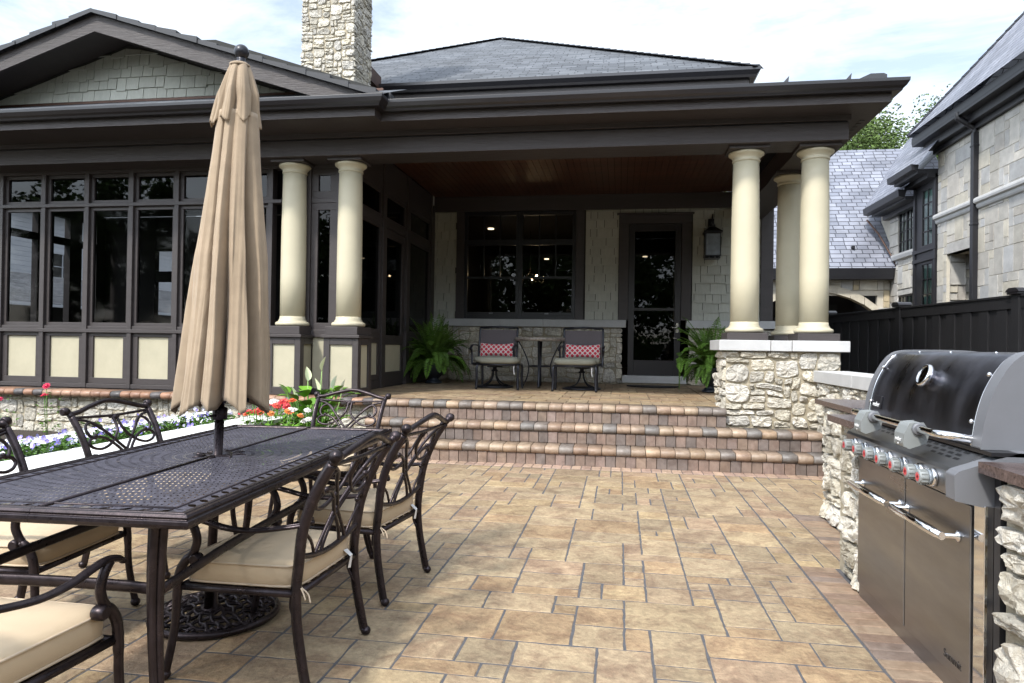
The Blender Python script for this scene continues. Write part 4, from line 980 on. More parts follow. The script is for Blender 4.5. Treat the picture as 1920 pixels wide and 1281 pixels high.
# peace lily by the end of the steps
lily = thing('peace_lily', 'leafy white flowered lily plant at the left end of the brick steps', 'plant', (-2.98, 6.35, .05))
m = MB(); rng = random.Random(14)
for i in range(95):
    a = rng.uniform(0, 2*pi); e = rng.uniform(.35, 1.25); r0_ = rng.uniform(.0, .14); h = rng.uniform(.18, .68); b = Vector((cos(a)*(r0_+h*.22), sin(a)*(r0_+h*.22), h))
    m.tube([(cos(a)*r0_*.5, sin(a)*r0_*.5, 0), b*.6, b], .004, 5, (1, 1.2, .6)); g_ = rng.uniform(.7, 1.9)
    t_ = b+Vector((cos(a)*cos(e), sin(a)*cos(e), sin(e)*.45))*rng.uniform(.18, .28); ovleaf(m, b, t_, rng.uniform(.09, .14), (g_, g_*1.05, g_*.55), .3)
m.ob('foliage', M['leaf'], lily)
m = MB()
for (x, y, h, an) in ((.10, -.05, .92, .4), (-.02, -.1, .82, 2.2), (.2, 0, .74, 0), (.0, .1, .70, 4), (-.14, -.1, .62, 3), (.26, .06, .70, .5)):
    m.tube([(x*.3, y*.3, .2), (x*.8, y*.8, h*.6), (x, y, h-.03)], .004, 5, (.25, .40, .12)); ovleaf(m, (x, y, h-.04), (x+.04*cos(an), y+.03*sin(an)-.01, h+.10), .075, rng.choice([(.74, .76, .66), (.70, .74, .48)]), -.1, .3)
m.ob('white_bloom', M['petal'], lily)
def flowerplant(name, label, loc, n, cols, R_, H_, seed, cat='flowers', petal=.03, leaves=120, lsz=.07):
    t = thing(name, label, cat, loc); rng = random.Random(seed); m = MB(); f = MB()
    for i in range(leaves):
        a = rng.uniform(0, 2*pi); r_ = R_*math.sqrt(rng.random()); h = H_*rng.uniform(.15, .85); g_ = rng.uniform(.6, 1.7)
        leafq(m, (r_*cos(a), r_*sin(a), h), rvec(rng, -.2, .7), Z, lsz*rng.uniform(.7, 1.3), lsz*.5, (g_, g_, g_*.55), .15)
    for i in range(n):
        a = rng.uniform(0, 2*pi); r_ = R_*math.sqrt(rng.random())*.95; h = H_*rng.uniform(.75, 1.12); p = Vector((r_*cos(a), r_*sin(a), h)); c = rng.choice(cols)
        m.tube([(p.x*.4, p.y*.4, 0), (p.x*.8, p.y*.8, h*.5), p], .0035, 5, (.8, 1, .4))
        nn = (Vector((.1, -.5, .9))+rvec(rng)*.4).normalized(); s = nn.cross(Vector(X)).normalized(); u = s.cross(nn)
        for lay in range(3):
            for q in range(10):
                b_ = 2*pi*q/10+lay*.3; dd = s*cos(b_)+u*sin(b_); t_ = s*-sin(b_)+u*cos(b_); RR = petal*(1-.25*lay); z_ = nn*(.004+.006*lay); k_ = rng.uniform(.8, 1.15)
                f.add([p+z_, p+dd*RR*.7+t_*RR*.24+z_*1.5, p+dd*RR+z_, p+dd*RR*.7-t_*RR*.24+z_*1.5], [(0, 1, 2, 3)], tuple(k_*q_ for q_ in c))
        f.ball(p+nn*.014, .006, 6, (.5, .35, .05))
    m.ob('foliage', M['leaf'], t); f.ob('blooms', M['petal'], t); return t
flowerplant('zinnia', 'low bed plant with red and orange flowers left of the lily', (-3.22, 5.95, .05), 13, [(.58, .03, .04), (.62, .10, .03), (.52, .03, .05)], .26, .60, 5, petal=.045, leaves=260)
flowerplant('zinnia', 'green plant with small white and orange flowers in front of the lily', (-2.98, 5.80, .05), 9, [(.78, .76, .72), (.62, .20, .05), (.70, .66, .64)], .26, .50, 6, petal=.036, leaves=330)
flowerplant('geranium', 'white flowered clump behind the umbrella canopy, nearest the end of the planter', (-3.40, 6.50, .05), 8, [(.78, .78, .76), (.75, .10, .08)], .20, .52, 9, petal=.05, leaves=160)
flowerplant('rose_bush', 'thin rose bush with two red blooms against the stone base wall', (-6.30, 6.75, .05), 2, [(.62, .01, .07)], .12, .66, 21, 'rose', .045, 60, .055)
rb = flowerplant('rose_bush', 'low rose bush with one crimson bloom, farthest left along the stone base wall', (-6.75, 6.6, .05), 1, [(.62, .02, .10)], .14, .62, 23, 'rose', .04, 40, .055)
for i, (x, y, s, lab) in enumerate(((-6.75, 6.2, 1.0, 'broad leaved green plant beneath the rose bushes'), (-5.62, 6.7, .8, 'small dark leafy plant between the rose bush and the near dining chair'), (-5.1, 7.0, .62, 'smallest dark leafy sprig at the foot of the stone base wall'))):
    t = thing('bedding_plant', lab, 'plant', (x, y, .05)); m = MB(); rng = random.Random(40+i)
    for k in range(26 if i == 0 else 13):
        a = rng.uniform(0, 2*pi); b = Vector((cos(a)*.1, sin(a)*.1, rng.uniform(.15, .33)))*s; g_ = rng.uniform(.9, 1.5) if i == 0 else rng.uniform(.25, .5)
        m.tube([(0, 0, 0), b], .004, 4, (g_, g_, g_)); ovleaf(m, b, b+Vector((cos(a)*.2, sin(a)*.2, rng.uniform(-.02, .10)))*s, .09*s, (g_, g_*1.05, g_*.6), .2)
    m.ob('foliage', M['leaf'], t)

# ================================================================== dining table
TC = (-1.695, 2.702); TR = rd(3.0)
tb = thing('dining_table', 'long dark bronze cast metal table with a pierced woven top', 'table', (TC[0], TC[1], 0), TR)
m = MB(); hx, hy = .468, 1.005
m.add([(-hx, -hy, .7165), (hx, -hy, .7165), (hx, hy, .7165), (-hx, hy, .7165)], [(0, 1, 2, 3)]); m.ob('tabletop', M['tabletop'], tb)
m = MB(); pr = [(-.040, .712), (-.034, .721), (-.016, .723), (-.012, .717), (-.008, .723), (.0, .721), (.006, .714), (.003, .708), (.010, .704), (.0115, .694), (.008, .685), (.002, .681), (-.006, .680), (-.03, .680), (-.03, .700)]
path = [(0, -hy), (hx, -hy), (hx, hy), (-hx, hy), (-hx, -hy), (0.0, -hy)]
sweep(m, path, pr); m.ob('edge_molding', M['bronze'], tb, bevel=.0015)
m = MB(); m.tube([(0, -hy+.03, .7185), (0, -.06, .7185)], .006, 8); m.tube([(0, .06, .7185), (0, hy-.03, .7185)], .006, 8)
for s_ in (-1, 1): m.tube([(s_*.382, -.922, .717), (s_*.382, .922, .717)], .0045, 6); m.tube([(-.382, s_*.922, .717), (.382, s_*.922, .717)], .0045, 6)
m.ob('top_ribs', M['bronze'], tb)
m = MB(); m.lathe((0, 0, 0), [(.032, .712), (.045, .723), (.055, .7225), (.058, .714)], 28)
for q in range(8):
    a = 2*pi*q/8; m.tube([(cos(a)*.055, sin(a)*.055, .716), (cos(a+.25)*.085, sin(a+.25)*.085, .719), (cos(a+.1)*.112, sin(a+.1)*.112, .717)], [.006, .009, .003], 6)
m.ob('pole_ring', M['bronze'], tb)
for sx_ in (-1, 1):
    for sy_ in (-1, 1):
        m = MB(); lx, ly = sx_*.335, sy_*.925
        c = spline([(lx, ly, .69), (lx-sx_*.006, ly, .55), (lx-sx_*.006, ly, .40), (lx+sx_*.006, ly+sy_*.005, .22), (lx+sx_*.035, ly+sy_*.02, .06), (lx+sx_*.055, ly+sy_*.03, 0.0)], 6)
        for ox, oy in ((0, 0), (.016, 0), (-.016, 0), (0, .016), (0, -.016)): m.tube([(p.x+ox*(1-.55*i/len(c)), p.y+oy*(1-.55*i/len(c)), p.z) for i, p in enumerate(c)], [.0145-.0065*i/len(c) for i in range(len(c))], 8)
        m.ball((c[-1].x, c[-1].y, .02), .026, 12); m.ob('leg', M['bronze'], tb)
m = MB()
for s_ in (-1, 1):
    m.tube(spline([(s_*.335, -.91, .475), (s_*.32, -.4, .49), (s_*.32, .4, .49), (s_*.335, .91, .475)], 6), .018, 8, flat=.45, up=(1, 0, 0))
    m.tube(spline([(-.335, s_*.91, .475), (-.15, s_*.89, .475), (.15, s_*.89, .475), (.335, s_*.91, .475)], 6), .018, 8, flat=.45, up=(0, 1, 0))
    m.box(s_*.34-.01, s_*.34+.01, -.95, .95, .672, .70)
m.ob('apron_rails', M['bronze'], tb)

# ================================================================== umbrella and its base
um = thing('patio_umbrella', 'closed taupe fabric patio umbrella with dark pole through the table', 'umbrella', (-1.725, 2.69, .045))
m = MB(); pole0 = Vector((0, 0, 0)); pole1 = Vector((.104, 0, 2.375)); m.tube([pole0, pole0.lerp(pole1, .345)], .0195, 18); m.tube([pole0.lerp(pole1, .34), pole1], .016, 14); m.ob('pole', M['bronze'], um)
m = MB(); q = Vector((.1065, 0, 2.345)); m.lathe(q, [(.034, -.02), (.036, -.008), (.030, .0), (.020, .006), (.016, .016), (.019, .024), (.001, .025)], 24); m.ball(q+Vector((0, 0, .052)), .031, 24); m.ob('finial', M['blackmetal'], um)
m = MB(); c = pole0.lerp(pole1, .355); m.lathe(c, [(.02, -.02), (.03, -.018), (.031, .03), (.02, .035)], 18); m.tube([c+Vector((0, -.025, 0)), c+Vector((-.012, -.055, 0))], .006, 8); m.ob('crank_housing', M['bronze'], um)
FOLD = [(0, 1), (20, .9), (34, .60), (48, .96), (72, 1), (84, .6), (98, .95), (120, 1), (134, .62), (150, .95), (178, 1), (196, 1.04), (207, .60), (220, .93), (244, .96), (258, .9), (260.5, .12), (263, .84), (280, .97), (291, .58), (302, .93), (322, 1.0), (333, .52), (345, .96), (360, 1)]
FA_ = [a for a, b in FOLD]; FR_ = [max(.1, 1-(1-b)*1.45) for a, b in FOLD]
def canopy(zt, zb, prof, seed, nl=8, depth=.6, hem=.03, nz=44, nth=256, ph=.35, shp=.6):
    rng = random.Random(seed); mb = MB(); am = [rng.uniform(.82, 1.14) for _ in range(nl)]; wph = [rng.uniform(0, 6.28) for _ in range(6)]
    vs = []
    for i in range(nz+1):
        t = i/nz
        for k in range(nth):
            th = 2*pi*k/nth
            lobe = float(np.interp(((math.degrees(th)+.6*sin(5*t)*12*(1-t)+ph) % 360), FA_, FR_))
            a_ = 1
            tri_ = abs(((th*nl/(2*pi)+.3+.22*sin(th*3+wph[5])) % 1)*2-1)
            zbt = zb-hem*.5*lobe**4+hem*1.2*(1-lobe)+hem*1.7*tri_-hem*.6+hem*.5*sin(th*2+wph[3])+hem*.3*noise.noise(Vector((cos(th)*5, sin(th)*5, seed)))
            z = zt+(zbt-zt)*t
            zz = (zt-z)/(zt-zb); R_ = np.interp(zz, [p[0] for p in prof], [p[1] for p in prof])
            d_ = depth*min(1, .22+t*1.05)
            r = R_*(1-d_+d_*lobe)*(1+.03*sin(5*th+6*t+wph[4])+.02*noise.noise(Vector((cos(th)*3, sin(th)*3, z*5))))
            r += (.06*noise.noise(Vector((cos(th)*7, sin(th)*7, z*1.6+seed)))+.045*noise.noise(Vector((cos(th)*17, sin(th)*17, z*2.2+seed))))*R_*t
            cx = .100-.02*(2.39-(z+.045))
            cx -= .012*t*t
            vs.append((cx+r*cos(th), r*sin(th)*.92, z))
    mb.add(vs, [(i*nth+k, i*nth+(k+1) % nth, (i+1)*nth+(k+1) % nth, (i+1)*nth+k)[::-1] for i in range(nz) for k in range(nth)], (1, 1, 1), True)
    return mb
m = canopy(2.13, .880, [(0, .086), (.15, .104), (.29, .124), (.49, .155), (.72, .178), (.9, .196), (1, .204), (1.1, .206)], 3, 8, 1.0, .030, 60, 360, 0); c1 = m.ob('canopy', M['canopy'], um, solid=.0018)
m = canopy(2.345, 2.085, [(0, .040), (.12, .052), (.5, .086), (1, .106), (1.15, .107)], 9, 8, .62, .018, 24, 240, 40); m.ob('canopy_vent', M['canopy'], um, solid=.0018)
m = MB(); m.lathe((.1, 0, 2.338), [(.001, .012), (.03, .011), (.042, .004), (.0435, -.006)], 30); m.ob('canopy_cap', M['canopy'], um)
m = MB()
for q in range(8):
    a = 2*pi*q/8+.3; m.tube([(.085+cos(a)*.03, sin(a)*.03, 1.9), (.08+cos(a)*.075, sin(a)*.075, .90)], .006, 6)
m.ob('ribs', M['blackmetal'], um)
ub = thing('umbrella_base', 'round dark lattice cast umbrella base on the paving under the table', 'umbrella base', (-1.735, 2.76, .003))
m = MB(); R_ = .255; m.tube([(R_*cos(a), R_*sin(a), .016) for a in [2*pi*k/60 for k in range(60)]], .0155, 10, closed=True)
m.tube([(R_*.86*cos(a), R_*.86*sin(a), .026) for a in [2*pi*k/60 for k in range(60)]], .005, 8, closed=True); m.ob('rim', M['bronze'], ub)
m = MB()
for dr_ in (0, 1):
    for i in range(-5, 6):
        o_ = i*.044; h = math.sqrt(max(0, .235**2-o_**2)); pts = []
        for k in range(25):
            t = -1+2*k/24; a, b = t*h, o_+.008*sin(k*1.1); r2 = math.hypot(a, b); z = .024+.03*(1-(r2/.24)**2)+.005*cos((k+i)*pi*.5+(pi if dr_ else 0)); p = (a, b) if dr_ else (b, a)
            ca, sa = cos(.8), sin(.8); pts.append((p[0]*ca-p[1]*sa, p[0]*sa+p[1]*ca, z))
        if h > .05: m.tube(pts, .0085, 6)
m.ob('lattice', M['bronze'], ub)
m = MB(); m.lathe((.01, -.05, 0), [(.045, .045), (.04, .06), (.026, .07), (.024, .26), (.028, .27), (.02, .275)], 20); m.ob('sleeve', M['bronze'], ub)

# ================================================================== dining chairs (local: faces +x, rear feet at x = 0)
def lean(z):  # x of the back at height z
    return float(np.interp(z, [0, .10, .22, .33, .42, .565, .70, .81, .87], [0, .022, .044, .052, .046, .025, -.028, -.095, -.130]))
def make_chair(label, loc, rz):
    t = thing('dining_chair', label, 'chair', loc, rz, 'cast metal dining chairs around the long table')
    for s in (-1, 1):
        m = MB(); c = []
        for z in (0.02, .10, .22, .33, .42, .565, .70, .79): 
            y = s*(.245-.012*min(1, z/.4)+.02*max(0, (z-.42)/.4)); c.append((lean(z), y, z))
        c = spline(c, 5); m.tube(c, [.013+.002*min(1, p.z*2) for p in c], 10, flat=1.25, up=(1, 0, 0)); m.ball((0, s*.245, .018), .021, 12, sz=.9)
        m.tube([(p.x+.004, p.y, p.z) for p in c], .0095, 6, flat=2.0, up=(1, 0, 0))
        e = c[-1]; m.tube(spline([e, (e.x-.014, e.y+s*.002, .806), (e.x-.022, e.y+s*.008, .818)], 3), .0155, 10); m.lathe((e.x-.022, e.y+s*.02, .820), [(.014, -.018), (.021, -.014), (.023, 0), (.021, .012), (.001, .018)], 16, 'y')
        m.ob('rear_leg', M['bronze'], t)
        m = MB(); yf = s*.262
        c = spline([(.535, s*.272, .018), (.517, s*.27, .10), (.505, yf, .20), (.500, yf, .30), (.492, yf, .375), (.47, yf, .42), (.445, yf, .438), (.425, yf, .43)], 5)
        m.tube(c, [.0135 if p.z > .3 else .012 for p in c], 10, flat=1.3, up=(1, 0, 0)); m.ball((.535, s*.272, .018), .021, 12, sz=.9); m.lathe((.425, yf, .432), [(.016, -.02), (.021, -.014), (.022, 0), (.021, .014), (.016, .02)], 14, 'y')
        m.ob('front_leg', M['bronze'], t)
        m = MB()
        c = spline([(.026, s*.236, .572), (.08, s*.25, .563), (.20, s*.268, .548), (.30, s*.272, .552), (.38, s*.27, .568), (.44, s*.268, .577), (.49, s*.268, .565), (.505, s*.268, .552)], 6)
        m.tube(c, [.012+.004*math.sin(pi*min(1, i/len(c))) for i in range(len(c))], 10, flat=.62, up=(0, 0, 1))
        m.tube([(p.x, p.y, p.z+.006) for p in c], .005, 6)
        c = spline([(.452, s*.268, .570), (.432, s*.266, .54), (.422, s*.264, .50), (.432, s*.262, .465), (.448, s*.262, .44)], 5); m.tube(c, .0125, 10, flat=1.3, up=(1, 0, 0))
        m.ob('armrest', M['bronze'], t)
    m = MB(); z = .328
    m.tube([(.05, -.232, z), (.05, .232, z)], .0125, 8); m.tube([(.49, -.255, z), (.49, .255, z)], .0125, 8)
    for s in (-1, 1): m.tube([(.05, s*.232, z), (.49, s*.255, z)], .013, 8); m.tube(spline([(.07, s*.232, z-.005), (.075, s*.228, z-.05), (.045, s*.232, z-.11)], 4), .008, 6)
    for k in range(7): m.box(.06, .49, -.21+k*.07-.012, -.21+k*.07+.012, z-.004, z+.006)
    m.ob('seat_frame', M['bronze'], t)
    def B(mb, pts, r, n=6, k=7, fl=1.0):
        c = [(lean(p[2])+.002, p[1], p[2]) for p in spline([(0, a, b) for a, b in pts], k)]
        mb.tube(c, r, n, flat=fl, up=(1, 0, 0))
    m = MB(); B(m, [(-.248, .805), (-.20, .812), (-.12, .835), (0, .858), (.12, .835), (.20, .812), (.248, .805)], .0135, 10); m.ob('top_rail', M['bronze'], t)
    m = MB(); r = .0078
    B(m, [(-.24, .785), (-.12, .780), (0, .776), (.12, .780), (.24, .785)], .0085); B(m, [(-.232, .46), (-.12, .435), (0, .425), (.12, .435), (.232, .46)], .0105, 8)
    for s in (-1, 1):
        B(m, [(s*.235, .775), (s*.17, .757), (s*.105, .705), (s*.05, .645), (0, .588), (-s*.045, .535), (-s*.09, .48), (-s*.12, .437)], r)
        B(m, [(s*.165, .676), (s*.178, .671), (s*.198, .684), (s*.209, .71), (s*.198, .74), (s*.165, .752), (s*.13, .735), (s*.11, .712)], r)
        m.ball((lean(.678), s*.166, .682), .0125, 10)
        B(m, [(s*.014, .772), (s*.013, .735), (s*.022, .695), (s*.055, .655), (s*.10, .625), (s*.15, .612), (s*.195, .622), (s*.215, .645), (s*.20, .668), (s*.155, .676), (s*.105, .660), (s*.06, .622), (s*.02, .575), (-s*.03, .515), (-s*.06, .47), (-s*.075, .43)], r)
        B(m, [(s*.235, .56), (s*.215, .585), (s*.19, .583), (s*.185, .567)], .0065); m.ball((lean(.57), s*.188, .570), .011, 10)
        B(m, [(s*.22, .54), (s*.17, .50), (s*.14, .46), (s*.13, .436)], .0065)
        m.ball((lean(.772), s*.026, .770), .010, 8)
    m.ball((lean(.765), 0, .765), .015, 10, sz=1.2)
    m.ob('back_scrollwork', M['bronze'], t)
    # cushion: soft slab with welted edges
    m = MB(); x0, x1, w0, w1, z0_, z1_ = .058, .500, .222, .246, .340, .425
    n = 36; rings = []
    def outline(k, inset):
        a = 2*pi*k/n; c_, s_ = cos(a), sin(a); e = 9; r_ = 1/((abs(c_)**e+abs(s_)**e)**(1/e)); u, v = c_*r_, s_*r_
        x = (x0+x1)/2+(x1-x0)/2*u*(1-inset); wv = w0+(w1-w0)*(u+1)/2; return x, wv*v*(1-inset*.95)
    lv = [(.03, z0_, ), (.0, z0_+.008), (-.012, (z0_+z1_)/2), (.0, z1_-.012), (.03, z1_-.002), (.14, z1_+.008), (.4, z1_+.019), (.7, z1_+.023)]
    vs = []
    for ins, zz in lv:
        for k in range(n):
            x, y = outline(k, ins); vs.append((x, y, zz+(.007*noise.noise(Vector((x*9+loc[0]*3, y*9+loc[1]*3, zz*20)))+.003*noise.noise(Vector((x*30, y*30, zz*20))) if ins > -.005 else .001)))
    m.add(vs, [(i*n+k, i*n+(k+1) % n, (i+1)*n+(k+1) % n, (i+1)*n+k) for i in range(len(lv)-1) for k in range(n)]+[tuple(range((len(lv)-1)*n, len(lv)*n)), tuple(range(n))[::-1]], (1, 1, 1), True)
    cu = m.ob('seat_cushion', M['cush'], t)
    m = MB()
    for zz in (z0_+.007, z1_-.008): m.tube([(*outline(k, -.004), zz) for k in range(n)], .0042, 6, closed=True)
    m.ob('welt', M['piping'], cu)
    m = MB(); m.add([(.056, -.14, .375), (.056, -.175, .372), (.030, -.17, .352), (.028, -.145, .35), (.034, -.163, .30), (.036, -.14, .305)], [(0, 1, 2, 3), (3, 2, 4, 5)]); m.ob('care_tag', M['white'], cu)
    m = MB(); m.tube(spline([(.06, .21, .36), (.03, .235, .352), (.0, .25, .34), (-.015, .262, .315)], 4), .003, 5); m.tube(spline([(.06, .21, .36), (.02, .25, .345), (.002, .265, .325)], 4), .003, 5); m.ob('tie', M['piping'], cu)
    return t
ch = make_chair('nearest cushioned bronze chair on the step side of the table, white tag hanging', (-1.035, 2.46, 0), rd(180-2.5))
cg = 'cast metal dining chairs around the long table'
dup(ch, (-1.022, 3.26, 0), rd(180-7), 'cushioned bronze chair on the step side of the table, nearer the steps')
dup(ch, (-1.70, 1.30, 0), rd(90), 'bronze chair at the near table end, its beige cushion cut by the edge')
dup(ch, (-1.965, 4.72, 0), rd(-90-2), 'bronze chair at the far end of the table, its scrolled back before the lily', scale=(1.02, 1.04, 1.0))
dup(ch, (-2.765, 3.475, 0), rd(-4), 'bronze chair on the planter side with its whole scrolled back showing over the table', scale=(1, 1.08, 1))
dup(ch, (-2.665, 2.47, 0), rd(5), 'bronze chair on the planter side with only part of its back in the picture', scale=(1, 1.05, 1))

# ================================================================== fence
FA, FB = Vector((3.42, 11.96)), Vector((4.10, 6.72)); fd = (FB-FA).normalized(); fn = Vector((-fd.y, fd.x))
if fn.x > 0: fn = -fn
A0 = FA-fd*3.0; Lf = 16.5; fang = math.atan2(fd.y, fd.x)
fence = thing('fence', 'tall black board fence with domed post caps between the two houses', 'fence', (A0.x, A0.y, 0), fang)
m = MB(); rng = random.Random(1)
n = int(Lf/.145)
for i in range(n):
    o_ = .018 if i % 2 else 0.0
    m.box(i*.145+.002, (i+1)*.145+(.01 if i % 2 else -.002), -.035-o_, -.015-o_, .02, 1.68+rng.uniform(-.002, .002))
m.ob('boards', M['fence'], fence, bevel=.002)
m = MB(); m.box(0, Lf, -.062, .02, 1.66, 1.775); m.box(0, Lf, -.075, .035, 1.776, 1.80); m.box(0, Lf, .0, .05, .3, .4); m.ob('rail', M['fence'], fence, bevel=.003)
for k in range(8):
    x = 3.0+(k-1)*2.21
    p = MB(); p.box(x-.055, x+.055, -.082, .03, 0, 1.80); o = p.ob('post', M['fence'], fence, bevel=.003)
    p = MB(); p.box(x-.085, x+.085, -.11, .06, 1.801, 1.825); p.prism([(x-.10, 1.826), (x+.10, 1.826), (x+.08, 1.85), (x+.045, 1.868), (x-.045, 1.868), (x-.08, 1.85)], 'y', -.115, .065); p.ob('post_cap', M['gutter'], o, bevel=.006)

# ================================================================== neighbouring stone house
nb = wthing('stone_house', 'grey ashlar house next door with steep slate roofs and black gutters', 'house', (10, 17, 0))
def npart(mb, name, m_, par=None, bevel=0): return mb.ob(name, M[m_], par or nb, bevel)
AC = [(1, .99, .97), (.92, .94, .98), (1.05, 1.03, .98), (1.06, 1.02, .92), (.85, .88, .94), (.97, .97, .98), (.94, .91, .88), (1.0, 1.0, 1.0), (1.02, 1, .97)]
ASZ = [(2, 2), (2, 1), (3, 2), (2, 3), (1, 1), (1, 2), (3, 3), (4, 2), (2, 2)]
NX = 8.5
m = MB(); m.box(NX-.034, 14, 4, 18.26, 0, 7.02); m.box(NX-.034, 14, 19.56, 20.08, 0, 7.02); m.box(NX-.033, 14, 18.261, 19.559, 3.80, 7.02); m.box(NX+.71, 14, 18.261, 19.559, 0, 3.8); m.box(NX+.25, 14, 20.1, 25, 0, 6.0); npart(m, 'wall_core', 'ashmortar')
hole = lambda u, v, u0, u1, v0, v1: not (20.1-1.86 < 0)
y_top = 20.10
m = MB()
for yt, w_, zb_, h_, sd_ in ((20.10, .54, 0, 7.02, 91), (19.56, 1.30, 4.08, 2.94, 92), (18.26, 14.2, 0, 7.02, 93)):
    ashlar(m, (NX, yt, zb_), MX, Z, w_, h_, .20, ASZ, .014, .045, AC, sd_, .003, rough=.003, lift=.003)
npart(m, 'ashlar_wall', 'ashlar')
m = MB(); m.box(NX-.05, NX+.2, 18.27, 19.55, 3.80, 4.07, (.9, .9, .92)); npart(m, 'lintel', 'ashlar', bevel=.01)
m = MB(); m.box(NX+.02, NX+.65, 18.27, 18.30, 1, 3.8); m.box(NX+.64, NX+.68, 18.3, 19.55, 1, 3.8); npart(m, 'opening_back', 'black')
m = MB(); ashlar(m, (NX+.6, 19.50, 1.4), (-1, 0, 0), Z, .58, 2.4, .2, ASZ, .012, .03, AC, 92, .006); npart(m, 'opening_side', 'ashlar')
m = MB(); m.box(NX+.30, NX+.63, 18.95, 19.02, 1, 3.75); m.box(NX+.30, NX+.63, 18.3, 18.36, 1, 3.75); npart(m, 'opening_frame', 'blackframe')
# string course and its pipes
m = MB(); pr = [(0, 4.66), (-.07, 4.70), (-.09, 4.74), (-.10, 4.80), (-.15, 4.83), (-.16, 4.88), (-.15, 4.93), (-.10, 4.96), (0, 4.965)]
m.prism([(NX+p[0]+.0, p[1]) for p in pr][::-1], 'y', 18.12, 20.13, (1.05, 1.0, .9)); m.prism([(NX+p[0]-.015, p[1]-.01) for p in pr][::-1], 'y', 6, 17.93, (1.05, 1.0, .9)); npart(m, 'string_course', 'lime')
m = MB(); m.box(NX-.17, NX-.04, 17.95, 18.09, 1, 6.55); m.tube([(NX-.10, 18.02, 6.5), (NX-.10, 18.02, 6.66), (NX-.5, 18.02, 6.92), (NX-.5, 18.02, 7.05)], .07, 10)
for z_ in (2.2, 4.3, 6.2): m.box(NX-.18, NX, 17.93, 18.11, z_, z_+.05)
npart(m, 'downspout', 'black', bevel=.008)
def nroof(y0, y1, ez, ex, rise, run, name='slate_roof', hip=True):
    m = MB(); hr = run if hip else 0
    m.plane_uv([(ex, y1, ez), (ex+run, y1-hr, ez+rise), (ex+run, y0, ez+rise), (ex, y0, ez)], Yv)
    if hip: m.plane_uv([(ex, y1, ez), (ex+2*run, y1, ez), (ex+run, y1-hr, ez+rise)], X)
    return npart(m, name, 'slate')
nroof(2, 20.7, 7.25, 7.86, 8.0, 6.4)
m = MB(); rng = random.Random(4)
A, B = Vector((7.86, 20.7, 7.25)), Vector((7.86+6.4, 20.7-6.4, 15.25)); n = 46
for i in range(n):
    p, q = A.lerp(B, i/n), A.lerp(B, (i+1.15)/n); s = Vector((.10, .10, 0)); s2 = Vector((.0, -.22, .0)); up = Vector((0, 0, .05))
    m.add([p+up*.4+s2, p+up*1.4, p+Vector((.16, 0, .0))+up*.4, q+up*.0+s2, q+up, q+Vector((.16, 0, 0))], [(0, 1, 4, 3), (1, 2, 5, 4), (0, 3, 4, 1)])
npart(m, 'hip_tiles', 'slate')
m = MB(); gp_ = [(0, 7.02), (.10, 7.02), (.13, 7.08), (.17, 7.12), (.19, 7.24), (.17, 7.26), (.0, 7.20)]
sweep(m, [(14, 20.62), (7.98, 20.62), (7.98, 2)], [(-a, b) for a, b in gp_][::-1]); npart(m, 'gutter', 'black')
m = MB(); m.box(7.985, NX, 3, 20.6, 6.95, 7.02); m.box(8.2, NX-.001, 3, 20.3, 6.75, 6.95); m.box(8.36, NX-.002, 3, 20.2, 6.62, 6.75); npart(m, 'soffit', 'black')
# black bay
m = MB(); m.box(NX-.05, NX+.3, 21.10, 21.55, 0, 6.1); m.box(NX-.05, NX+.3, 20.12, 20.35, 0, 6.1); m.box(NX-.049, NX+.3, 20.351, 21.099, 5.85, 6.09); m.box(NX-.049, NX+.3, 20.351, 21.099, 3.75, 4.18); m.box(NX-.049, NX+.3, 20.351, 21.099, 0, 1.95)
for z_ in (6.0, 4.05, 3.78, 1.75): m.box(NX-.10, NX, 20.12, 21.58, z_, z_+.10)
for yy in (20.14, 21.45): m.box(NX-.09, NX, yy, yy+.11, 0, 6.2)
npart(m, 'black_bay', 'black')
def nwin(y0, y1, z0_, z1_, nx_, nz_, fr=.06, x=NX-.055): return window(y0, y1, z0_, z1_, x, fr, .06, 'glassn', 'x-', 'window', 'blackframe', (nx_, nz_), .028, nb)
m = MB(); m.box(NX+.02, NX+.03, 20.36, 21.09, 4.2, 5.84); m.box(NX+.02, NX+.03, 20.36, 21.09, 1.96, 3.74); m.box(NX+.255, NX+.262, 21.63, 23.29, 4.34, 5.65); m.box(NX+.255, NX+.262, 21.63, 23.29, 1.91, 2.97); npart(m, 'reflection_curtain', 'reflection_curtain')  # pale sheets added behind the panes; their colour stands in for whitish reflections
nwin(20.35, 21.10, 4.18, 5.85, 2, 4); nwin(20.35, 21.10, 1.95, 3.75, 2, 4)
m = MB(); m.box(7.95, 8.5, 20.12, 21.75, 6.10, 6.22); m.box(8.2, 8.5, 20.12, 21.65, 5.98, 6.10); m.prism([(7.80, 6.20), (7.95, 6.18), (7.98, 6.34), (7.78, 6.36)], 'y', 20.12, 21.85); npart(m, 'gutter', 'black')
m = MB(); m.plane_uv([(7.82, 21.85, 6.36), (10.4, 21.85, 9.6), (10.4, 19.5, 9.6), (7.82, 19.5, 6.36)], Yv); npart(m, 'slate_roof', 'slate')
